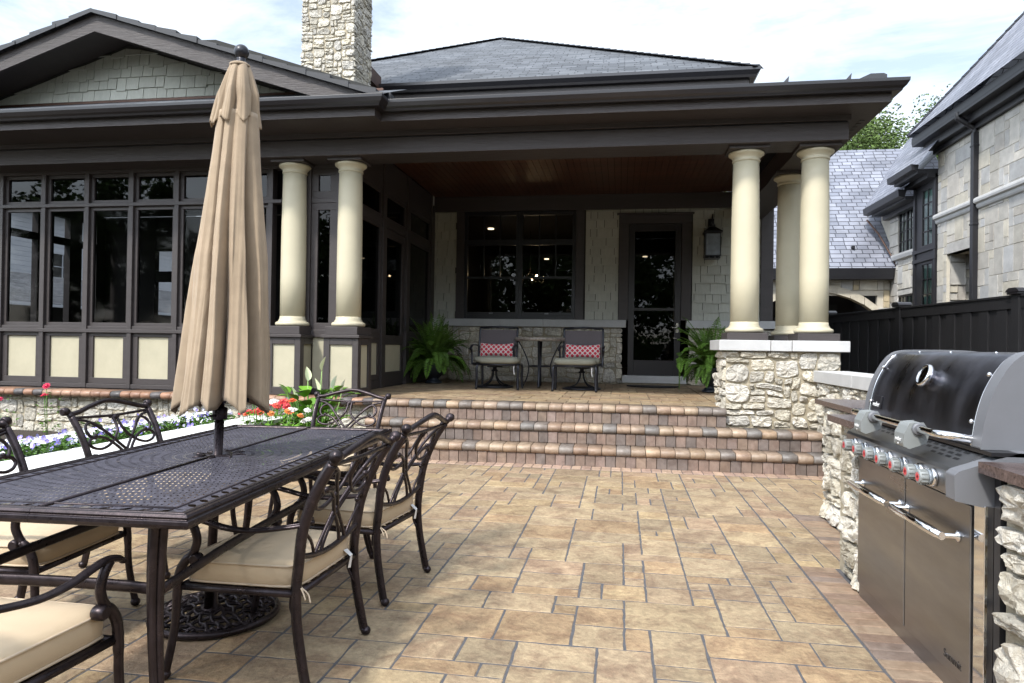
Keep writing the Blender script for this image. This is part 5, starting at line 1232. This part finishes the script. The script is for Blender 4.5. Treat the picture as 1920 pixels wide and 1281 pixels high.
# window wing
wy = 24.0
for k_, (yt, w_, zb_, h_) in enumerate(((24.0, .68, 0, 5.6), (23.32, 1.74, 5.70, .2), (23.32, 1.74, 3.17, 1.10), (23.32, 1.74, .2, 1.6))):
    m = MB(); ashlar(m, (NX+.2, yt, zb_), MX, Z, w_, h_, .20, ASZ, .014, .045, AC, 95+k_, .008, rough=.004, lift=.006); 
    if k_ < 3: npart(m, 'ashlar_wall', 'ashlar')
npart(m, 'ashlar_wall', 'ashlar')
for k in range(3): nwin(21.63+k*.555, 21.63+(k+1)*.555-.004, 4.32, 5.66, 2, 4, .04, NX+.18); nwin(21.63+k*.555, 21.63+(k+1)*.555-.004, 1.9, 2.98, 2, 3, .04, NX+.18)
m = MB(); m.prism([(NX+.2, 4.10), (NX+.08, 4.14), (NX+.05, 4.24), (NX+.05, 4.30), (NX+.2, 4.31)][::-1], 'y', 21.58, 23.6); npart(m, 'window_sill', 'lime')
m = MB(); m.box(NX+.17, NX+.26, 21.58, 23.4, 3.0, 3.16); npart(m, 'lintel', 'ashlar')
m = MB(); m.prism([(8.02, 5.80), (8.18, 5.76), (8.24, 5.98), (8.0, 6.0)], 'y', 21.58, 24.55); m.box(8.2, 8.72, 21.58, 24.3, 5.70, 5.80); m.box(8.5, 8.70, 21.58, 24.2, 5.55, 5.70); npart(m, 'gutter', 'black')
m = MB(); m.plane_uv([(8.04, 24.55, 6.0), (10.9, 28.6, 9.43), (12.5, 28.6, 11.35), (12.5, 19.0, 11.35), (8.04, 21.0, 6.0)], Yv); npart(m, 'slate_roof', 'slate')
m = MB(); m.tube([(8.35, 21.66, 6.0), (8.35, 21.66, 6.2)], .03, 8); npart(m, 'pipe', 'copper')
# garage wing, facing the camera
gy = 23.9
m = MB(); m.box(8.28, NX+.2, gy+.051, gy+.2, 0, 3.05); m.box(1.5, 4.42, gy+.051, gy+.2, 0, 3.05); m.box(1.5, NX+.2, gy+.05, gy+.2, 3.05, 3.55); npart(m, 'wall_core', 'ashmortar')
ac, ar, az = 6.35, 2.9, .27
def archz(x): return az+math.sqrt(max(0, ar*ar-((x-ac)*1.0)**2)) if abs(x-ac) < 1.95 else 0
m = MB()
def kp3(u, v, u0, u1, v0, v1):
    return v > 0 and not (abs(3.0+u-ac) < 1.9 and v0 < archz(3.0+u)+.20)
ashlar(m, (3.0, gy+.05, 0), X, Z, 5.65, 3.6, .19, ASZ, .014, .045, [(1.1, 1.06, .96), (1.12, 1.1, 1.05), (1.15, 1.0, .72), (1.0, 1.02, 1.05), (1.14, 1.08, .95)], 97, .008, keep=kp3, rough=.003, lift=.005); npart(m, 'ashlar_wall', 'ashlar')
m = MB(); n = 9
for i in range(n):
    x0, x1 = ac-1.95+i*3.9/n+.006, ac-1.95+(i+1)*3.9/n-.006
    m.add([(x0, gy-.03, archz(x0)), (x1, gy-.03, archz(x1)), (x1, gy-.03, archz(x1)+.26), (x0, gy-.03, archz(x0)+.26), (x0, gy+.3, archz(x0)), (x1, gy+.3, archz(x1))], [(0, 1, 2, 3), (4, 5, 1, 0)], (1.12, 1.06, .92))
npart(m, 'arch_stones', 'ashlar')
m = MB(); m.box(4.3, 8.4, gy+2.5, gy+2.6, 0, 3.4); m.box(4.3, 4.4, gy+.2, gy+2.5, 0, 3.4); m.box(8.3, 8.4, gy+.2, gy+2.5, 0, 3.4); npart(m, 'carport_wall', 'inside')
m = MB(); m.box(7.05, 7.75, gy+2.38, gy+2.48, .4, 2.9); npart(m, 'carport_door', 'blackframe')
m = MB(); m.prism([(gy-.42, 3.66), (gy-.40, 3.55), (gy+.1, 3.55), (gy+.1, 3.88), (gy-.46, 3.90)], 'x', 4.9-2.2, 8.62); npart(m, 'gutter', 'black')
m = MB(); ry, rz_ = 27.9, 8.95
m.plane_uv([(2.2, gy-.44, 3.9), (8.66, gy-.44, 3.9), (8.66, gy-.10, 4.287), (11.5, gy-.10, 4.287), (11.5, ry, rz_), (5.0, ry, rz_)], X)
m.plane_uv([(2.2, gy-.44, 3.9), (5.0, ry, rz_), (2.2, 32.4, 3.9)], Yv); npart(m, 'slate_roof', 'slate')
m = MB(); m.tube([(8.10, gy+.55, 5.62), (8.35, gy+.2, 5.1), (8.62, gy-.30, 4.2), (8.68, gy-.42, 3.95)], .03, 6); npart(m, 'copper_flashing', 'copper')
m = MB(); rng = random.Random(6)
for (x, y) in ((5.95, 25.5), (6.95, 25.5), (7.55, 24.1), (6.45, 24.1), (6.75, 24.7)):
    z_ = 3.9+(y-gy+.44)*(rz_-3.9)/(ry-gy+.44); m.box(x-.05, x+.05, y-.10, y+.02, z_-.02, z_+.07); m.box(x-.015, x+.015, y-.14, y-.1, z_-.03, z_+.05)
npart(m, 'snow_guards', 'black')

# ================================================================== trees
def tree(name, label, loc, H_, R_, nleaf, lsz, seed, cz=.62, trunk=.16, col=(1, 1, 1), gaps=.35, group=None, kind=None):
    rng = random.Random(seed); t = thing(name, label, 'tree', loc, 0, group)
    tk = MB(); tips = []
    def grow(p, d, L_, r, lev):
        pts = [p]; q = Vector(p); dd = Vector(d)
        for i in range(4):
            dd = (dd+rvec(rng)*.22+Vector((0, 0, .06))).normalized(); q = q+dd*L_/4; pts.append(q.copy())
        tk.tube(pts, [r*(1-.45*i/4) for i in range(5)], 6)
        if lev == 0: tips.append((q, L_)); return
        for k in range(rng.choice([2, 3, 3])):
            nd = (dd+rvec(rng, -.1, .9)*.85).normalized(); grow(pts[rng.choice([2, 3, 4, 4])], nd, L_*rng.uniform(.62, .82), r*.55, lev-1)
    grow(Vector((0, 0, 0)), Vector((0, 0, 1)), H_*.38, trunk, 4)
    tk.ob('trunk', M['bark'], t)
    lf = MB(); z0_ = min(p.z for p, _ in tips); cen = Vector((0, 0, H_*cz))
    cl = [p for p, _ in tips]
    for k in range(nleaf):
        c = rng.choice(cl); off = rvec(rng)*rng.random()**.5*R_*.17; p = c+off
        dd = ((p-cen).length/R_); g_ = rng.uniform(.6, 1.35)
        leafq(lf, p, rvec(rng, -.8, .7), rvec(rng), lsz*rng.uniform(.7, 1.4), lsz*.6, (g_*col[0], g_*col[1], g_*col[2]), .15)
    lf.ob('crown', M['treeleaf'], t); return t
tree('leafy_tree', 'green leafy tree showing through its twigs above the garage ridge', (12.9, 38, 0), 13.6, 8, 15000, .17, 3, trunk=.26, col=(.85, .78, .8))
tree('leafy_tree', 'green tree between the garage ridge tree and the steep slate hip', (15.6, 39.5, 0), 13.8, 8, 13000, .17, 31, trunk=.26, col=(.85, .80, .8))
tree('leafy_tree', 'green tree farther right above the slate roof, partly behind the big hip', (18.4, 41, 0), 14.4, 8, 12000, .17, 8, trunk=.28, col=(.85, .80, .8))
tree('leafy_tree', 'leafy tree glimpsed between the porch corner and the rear column', (6.0, 33, 0), 10, 6, 6000, .16, 12, trunk=.25, col=(1.2, 1.1, .7))
# trees of the garden behind the camera: seen only as reflections in the window glass
m = MB(); rng = random.Random(60); tk = MB()
for i, (x, y, h) in enumerate(((-22, -11, 9), (-14, -13, 7.5), (-7.5, -15, 9.5), (-1.0, -14.5, 8), (5, -16, 10), (11, -14, 8), (18, -13, 10))):
    m.tube([(x, y, 0), (x+.2, y, h*.3), (x-.1, y+.1, h*.7)], [.28, .2, .08], 8, (.5, .4, .35))
    for q in range(95):
        d = rvec(rng)*rng.random()**.33; c = Vector((x, y, h*.56))+Vector((d.x*4.1, d.y*3.2, d.z*h*.43)); g0 = rng.uniform(.45, 1.3)
        for k in range(85): g_ = g0*rng.uniform(.7, 1.3); leafq(m, c+rvec(rng)*rng.random()**.5*.8, rvec(rng, -.8, .7), rvec(rng), rng.uniform(.2, .42), .22, (g_, g_, g_), .15)
tag(m.ob('garden_foliage', M['treeleaf']), 'belt of garden trees mirrored in the porch and sunroom glass', 'trees', kind='stuff')
# clipped hedge closing the garden behind the camera
def hedge(name, label, x0, x1, y0, y1, h, n, seed, ls=.14):
    rng = random.Random(seed); m = MB()
    m.box(x0+.2, x1-.2, y0+.2, y1-.2, 0, h-.25, (.5, .5, .5))
    for k in range(n):
        f = rng.random(); x = rng.uniform(x0, x1); y = rng.uniform(y0, y1); z = rng.uniform(.05, h)
        if f < .5: y = y1 if rng.random() < .7 else y0
        elif f < .7: z = h
        else: x = rng.choice((x0, x1))
        g_ = rng.uniform(.5, 1.3); leafq(m, (x+rng.uniform(-.12, .12), y+rng.uniform(-.12, .12), z+rng.uniform(-.1, .1)), rvec(rng), rvec(rng), ls, ls*.6, (g_, g_, g_))
    return tag(m.ob(name, M['treeleaf']), label, 'hedge')
hedge('hedge', 'garden hedge mirrored low in the porch glass', -22, 22, -11.5, -10.3, 1.7, 9000, 5, .22)
# white house beyond the sunroom
wh = wthing('white_house', 'white clapboard house seen through the sunroom screens at the far left', 'house', (-24, 22, 0))
m = MB(); m.box(-30, -19, 16, 34, 0, 5.6)
for i in range(36): m.box(-18.999, -18.985, 16, 34, i*.155, i*.155+.145); m.box(-30, -19, 15.985, 15.999, i*.155, i*.155+.145)
m.ob('wall', M['siding'], wh)
m = MB(); m.plane_uv([(-18.5, 15.5, 5.5), (-18.5, 34.5, 5.5), (-24.5, 34.5, 8.8), (-24.5, 15.5, 8.8)], Yv); m.plane_uv([(-30.5, 15.5, 5.5), (-24.5, 15.5, 8.8), (-24.5, 34.5, 8.8), (-30.5, 34.5, 5.5)], Yv); m.ob('roof', M['shingleroof'], wh)
for (a, b) in ((20.2, 21.6), (24, 25.4)): window(a, b, 2.3, 4.2, -18.93, .09, .08, 'glass2', 'x+', 'window', 'siding', (3, 4), .03, wh)
m = MB(); m.plane_uv([(-12.6, 8, 2.0), (-12.6, 26, 2.0), (-15.6, 26, 2.95), (-15.6, 8, 2.95)], Yv); m.box(-15.5, -13.0, 8.3, 25.8, 0, 1.95)
gh = tag(m.ob('garden_shed', M['shingleroof']), 'low dark shingled outbuilding seen through the sunroom, in front of the white house', 'shed')

# ================================================================== porch furniture
def swivel(label, loc):
    t = thing('swivel_chair', label, 'chair', loc, 0, 'swivel chairs on the porch')     # faces -y
    m = MB(); m.tube([(.27*cos(a), .27*sin(a), .015) for a in [2*pi*k/40 for k in range(40)]], .014, 8, closed=True)
    for q in range(4):
        a = pi/4+pi*q/2; m.tube(spline([(.26*cos(a), .26*sin(a), .02), (.12*cos(a), .12*sin(a), .07), (.045*cos(a), .045*sin(a), .16), (.03*cos(a), .03*sin(a), .25)], 5), .011, 8)
    m.lathe((0, 0, 0), [(.05, .24), (.05, .26), (.03, .27), (.03, .30), (.12, .305), (.12, .32)], 18); m.ob('swivel_base', M['blackmetal'], t)
    m = MB()
    for s in (-1, 1):
        m.tube(spline([(s*.295, -.24, .36), (s*.30, -.05, .34), (s*.295, .18, .37), (s*.295, .25, .60), (s*.29, .32, .90)], 6), .017, 8)
        m.tube(spline([(s*.305, .25, .62), (s*.315, .05, .63), (s*.315, -.15, .625), (s*.312, -.24, .59)], 5), .019, 8, flat=.6, up=(0, 0, 1))
        m.tube(spline([(s*.312, -.23, .60), (s*.31, -.19, .5), (s*.30, -.22, .36)], 5), .014, 8)
        m.lathe((s*.315, -.25, .575), [(.02, -.018), (.026, 0), (.02, .018)], 14, 'x')
    m.tube([(-.295, -.24, .36), (.295, -.24, .36)], .013, 8); m.tube([(-.29, .20, .37), (.29, .20, .37)], .013, 8); m.tube([(-.29, .32, .90), (0, .33, .915), (.29, .32, .90)], .016, 8)
    for q in (-.2, 0, .2): m.tube([(q-.05, .324, .885), (q+.05, .324, .885)], .004, 6)
    m.ob('chair_frame', M['blackmetal'], t)
    m = MB(); m.add([(-.275, .205, .40), (.275, .205, .40), (.275, .30, .865), (-.275, .30, .865)], [(0, 1, 2, 3)]); m.ob('sling_back', M['sling'], t, solid=.006)
    m = MB(); soft(m, 0, -.03, .415, .27, .24, .045); m.ob('seat_cushion', M['sagecush'], t); return t
def soft(m, cx, cy, cz, hx_, hy_, hz_, n=28, e=7, puff=.35):
    rows = 8; vs = []
    for i in range(rows+1):
        ph = -pi/2+pi*i/rows; sz = math.copysign(abs(sin(ph))**.55, sin(ph)); ra = abs(cos(ph))**(.28)
        for k in range(n):
            a = 2*pi*k/n; r_ = 1/((abs(cos(a))**e+abs(sin(a))**e)**(1/e)); x = cos(a)*r_*ra; y = sin(a)*r_*ra
            vs.append((cx+hx_*x, cy+hy_*y, cz+hz_*sz*(1+puff*(1-min(1, max(abs(x), abs(y)))**2))))
    m.add(vs, [(i*n+k, i*n+(k+1) % n, (i+1)*n+(k+1) % n, (i+1)*n+k) for i in range(rows) for k in range(n)], (1, 1, 1), True); return m
def ottoman(label, loc):
    t = thing('ottoman', label, 'ottoman', loc, 0, 'ottomans before the swivel chairs')
    for sx_ in (-1, 1):
        for sy_ in (-1, 1):
            m = MB(); m.tube(spline([(sx_*.285, sy_*.18, .36), (sx_*.298, sy_*.205, .30), (sx_*.293, sy_*.205, .15), (sx_*.30, sy_*.215, 0.01)], 5), .013, 8, flat=1.4, up=(1, 0, 0)); m.lathe((sx_*.30, sy_*.215, 0), [(.016, 0), (.018, .03), (.015, .04)], 12); m.ob('leg', M['blackmetal'], t)
    m = MB(); z = .352
    m.tube([(-.29, -.195, z), (.29, -.195, z)], .012, 8); m.tube([(-.29, .195, z), (.29, .195, z)], .012, 8); m.tube([(-.29, -.195, z), (-.29, .195, z)], .012, 8); m.tube([(.29, -.195, z), (.29, .195, z)], .012, 8); m.ob('frame', M['blackmetal'], t)
    m = MB(); soft(m, 0, 0, .41, .292, .22, .046); m.ob('cushion', M['sagecush'], t)
    m = MB(); m.tube(spline([(.24, -.19, .36), (.235, -.20, .28), (.245, -.2, .21)], 4), .006, 5); m.ob('tie', M['white'], t); return t
s1 = swivel('black framed swivel chair with grey sling back, nearer the fern and sunroom', (-1.855, 10.05, FZ+.003))
dup(s1, (-.555, 10.05, FZ+.003), 0, 'black framed swivel chair with grey sling back, nearer the front door')
o1 = ottoman('sage cushioned ottoman before the chair nearer the sunroom', (-1.72, 9.72, FZ+.003))
dup(o1, (-.625, 9.66, FZ+.003), 0, 'sage cushioned ottoman before the chair nearer the front door')
def pillow(loc, label):
    m = MB(); n = 26; k = 10; vs = []; hx_, hz_ = .255, .10
    for sd_ in (-1, 1):
        for j in range(k+1):
            for i in range(n+1):
                u, v = -1+2*i/n, -1+2*j/k; pin = .90+.10*abs(u)**3*1.0
                th_ = .055*((1-u**4)*(1-v**4))**.6
                vs.append((u*hx_*(1-.05*(1-abs(v))**2*0+.0), -sd_*-th_ if False else sd_*th_, v*hz_*(pin if abs(v) > .3 else 1)*(1+.10*u*u)))
    fs = []
    for s_ in range(2):
        b = s_*(k+1)*(n+1)
        for j in range(k):
            for i in range(n):
                f = (b+j*(n+1)+i, b+j*(n+1)+i+1, b+(j+1)*(n+1)+i+1, b+(j+1)*(n+1)+i); fs.append(f if s_ == 0 else f[::-1])
    m.add(vs, fs, (1, 1, 1), True); o = m.ob('throw_pillow', M['pillow']); o.location = loc; o.rotation_euler = (rd(-12), 0, 0)
    return tag(o, label, 'pillow', 'red lattice lumbar pillows')
pillow((-1.855, 10.185, FZ+.56), 'red and white lattice lumbar pillow on the chair nearer the sunroom')
pillow((-.555, 10.185, FZ+.56), 'red and white lattice lumbar pillow on the chair nearer the front door')
bt = thing('bistro_table', 'round black side table with mosaic rim and curved legs between the swivel chairs', 'table', (-1.215, 10.35, FZ+.003))
m = MB(); m.lathe((0, 0, 0), [(.36, .70), (.385, .702), (.385, .752), (.375, .757), (.001, .757)], 40); m.ob('tabletop', M['mosaic'], bt)
for q in range(4):
    a = -pi/2+pi*q/2+.06; m = MB(); c = spline([(.33, 0, .70), (.26, 0, .58), (.19, 0, .42), (.165, 0, .30), (.19, 0, .15), (.25, 0, .01)], 6)
    m.tube([(p.x*cos(a), p.x*sin(a), p.z) for p in c], .019, 8, flat=.5, up=(cos(a), sin(a), 0)); m.ob('leg', M['blackmetal'], bt)
m = MB(); m.tube([(.17*cos(a), .17*sin(a), .32) for a in [2*pi*k/32 for k in range(32)]], .010, 8, closed=True); m.ob('ring', M['blackmetal'], bt)
# ferns in urns
def fern(label, loc, R_, H_, n, seed, urn=True):
    t = thing('potted_fern', label, 'fern', loc); rng = random.Random(seed)
    m = MB(); m.lathe((0, 0, 0), [(.135, 0), (.14, .02), (.10, .05), (.075, .075), (.10, .10), (.15, .14), (.175, .21), (.180, .27), (.172, .31), (.19, .325), (.195, .345), (.175, .35), (.165, .33)], 32); m.lathe((0, 0, 0), [(.165, .325), (.001, .33)], 24); m.ob('pot', M['pot'], t)
    m = MB()
    for i in range(n):
        a = rng.uniform(0, 2*pi); u = (i+.5)/n; e = rd(86-62*u**.8+rng.uniform(-8, 8)); L_ = rng.uniform(.75, 1.1)*H_*(1.0-.12*u); out = Vector((cos(a), sin(a), 0))
        pts = []; p = Vector((cos(a)*.05, sin(a)*.05, .33)); d = out*cos(e)+Vector((0, 0, 1))*sin(e); side = Vector((-sin(a), cos(a), 0)); sg = 15; drp = rng.uniform(.05, .11)*(.5+u)
        tw = side*rng.uniform(-.02, .02)
        for k in range(sg+1):
            pts.append(p.copy()); p = p+d*L_/sg; d = (d+Vector((0, 0, -drp*(1+k*.12)))+tw).normalized()
        pts = [Vector((max(-R_, min(R_, q_.x)), q_.y, max(.03, q_.z))) for q_ in pts]
        m.tube(pts, .0035, 4, (.9, .9, .5)); g_ = rng.uniform(.55, 1.75)
        for k in range(1, sg):
            for h in (0, .5):
                q0 = pts[k].lerp(pts[k+1], h); dd = (pts[k+1]-pts[k]).normalized(); sdv = dd.cross(Vector(Z)) if abs(dd.z) < .98 else side; sdv.normalize(); ww = .085*math.sin(pi*min(1, (k+h+1.2)/(sg+1)))**.7*R_/.5
                for s_ in (-1, 1):
                    v = (sdv*s_+dd*.35+Vector((0, 0, rng.uniform(-.25, .05)))).normalized(); g2 = g_*rng.uniform(.8, 1.2)
                    leafq(m, q0, v, dd.cross(sdv), ww, .021, (g2, g2, g2*.7), .1)
    m.ob('fronds', M['leafd'], t); return t
fern('big bushy fern in a dark urn in the porch corner beside the sunroom', (-2.99, 10.75, FZ+.003), .58, .78, 130, 4)
fern('fern in a dark urn between the front door and the stone pier', (1.30, 10.15, FZ+.003), .46, .80, 100, 9)
m = MB(); n = 28; pr = [(.525-.42*cos(pi*k/n), 11.35-.50*sin(pi*k/n)) for k in range(n+1)]
m.prism(pr, 'z', FZ+.003, FZ+.018); tag(m.ob('doormat', M['rubber'], bevel=.003), 'black half-round doormat on the porch in front of the door step', 'doormat')
# lantern
ln = thing('wall_lantern', 'black carriage lantern with seeded glass on the shingles right of the door', 'lantern', (1.485, 11.93, 2.71))
def R4(mb, h, z0_, z1_, t_=.008, yc=-.19):
    for sx_ in (-1, 1):
        for sy_ in (-1, 1): mb.box(sx_*h-t_, sx_*h+t_, yc+sy_*h-t_, yc+sy_*h+t_, z0_, z1_)
m = MB(); yc = -.19; h = .118
R4(m, h, .04, .42)
for z_ in (.03, .405):
    m.box(-h-.012, h+.012, yc-h-.012, yc-h+.008, z_, z_+.022); m.box(-h-.012, h+.012, yc+h-.008, yc+h+.012, z_, z_+.022); m.box(-h-.012, -h+.008, yc-h+.008, yc+h-.008, z_+.0005, z_+.0215); m.box(h-.008, h+.012, yc-h+.008, yc+h-.008, z_+.0005, z_+.0215)
m.box(-h, h, yc-h, yc+h, .0, .012); m.tube([(-h, yc-h, .0), (-h+.01, yc-h, .04)], .006, 6)
def pyr(z0_, r0_, z1_, r1_):
    m.add([(s*r0_, yc+t*r0_, z0_) for s, t in ((-1, -1), (1, -1), (1, 1), (-1, 1))]+[(s*r1_, yc+t*r1_, z1_) for s, t in ((-1, -1), (1, -1), (1, 1), (-1, 1))], [(0, 1, 5, 4), (1, 2, 6, 5), (2, 3, 7, 6), (3, 0, 4, 7), (4, 5, 6, 7), (3, 2, 1, 0)])
pyr(.428, .148, .452, .148); pyr(.453, .14, .52, .055); pyr(.521, .045, .56, .045)
m.lathe((0, yc, .56), [(.04, 0), (.045, .02), (.02, .03), (.02, .06), (.03, .07), (.01, .09)], 14)
m.tube(spline([(0, yc, .64), (0, yc+.005, .70), (.01, yc+.06, .755), (.015, -.06, .73), (.012, -.035, .66), (.005, -.03, .5)], 6), .012, 8)
m.box(-.05, .05, -.02, .0, .36, .70); m.ob('lantern_frame', M['blackframe'], ln, bevel=.002)
m = MB()
for s_ in (-1, 1):
    m.add([(-h, yc+s_*h, .05), (h, yc+s_*h, .05), (h, yc+s_*h, .41), (-h, yc+s_*h, .41)], [(0, 1, 2, 3)]); m.add([(s_*h, yc-h, .05), (s_*h, yc+h, .05), (s_*h, yc+h, .41), (s_*h, yc-h, .41)], [(0, 1, 2, 3)])
m.ob('lantern_glass', M['frost'], ln)
m = MB()
for s_ in (-1, 1): m.lathe((s_*.045, yc, .02), [(.013, 0), (.013, .10), (.016, .11), (.014, .15), (.002, .17)], 12)
m.ob('candle_tube', M['plastic_w'], ln)
# chandelier in the dining room behind the window
cd = thing('chandelier', 'small lit chandelier with warm candle bulbs hanging inside the porch window', 'chandelier', (-1.95, 14.6, 2.55))
m = MB(); m.tube([(0, 0, .0), (0, 0, 1.15)], .008, 6)
for q in range(5):
    a = 2*pi*q/5+.3; m.tube(spline([(0, 0, .25), (.10*cos(a), .10*sin(a), .18), (.26*cos(a), .26*sin(a), .02), (.30*cos(a), .30*sin(a), .08)], 4), .008, 6)
m.ob('chandelier_frame', M['bronze'], cd)
for q in range(5):
    a = 2*pi*q/5+.3; m = MB(); m.ball((.30*cos(a), .30*sin(a), .15), .020, 10, sz=1.7); m.ob('bulb', M['bulb'], cd)
for r in WORLD_ROOTS:
    for o in list(D.objects):
        if o.parent == r: o.location = o.location-r.location
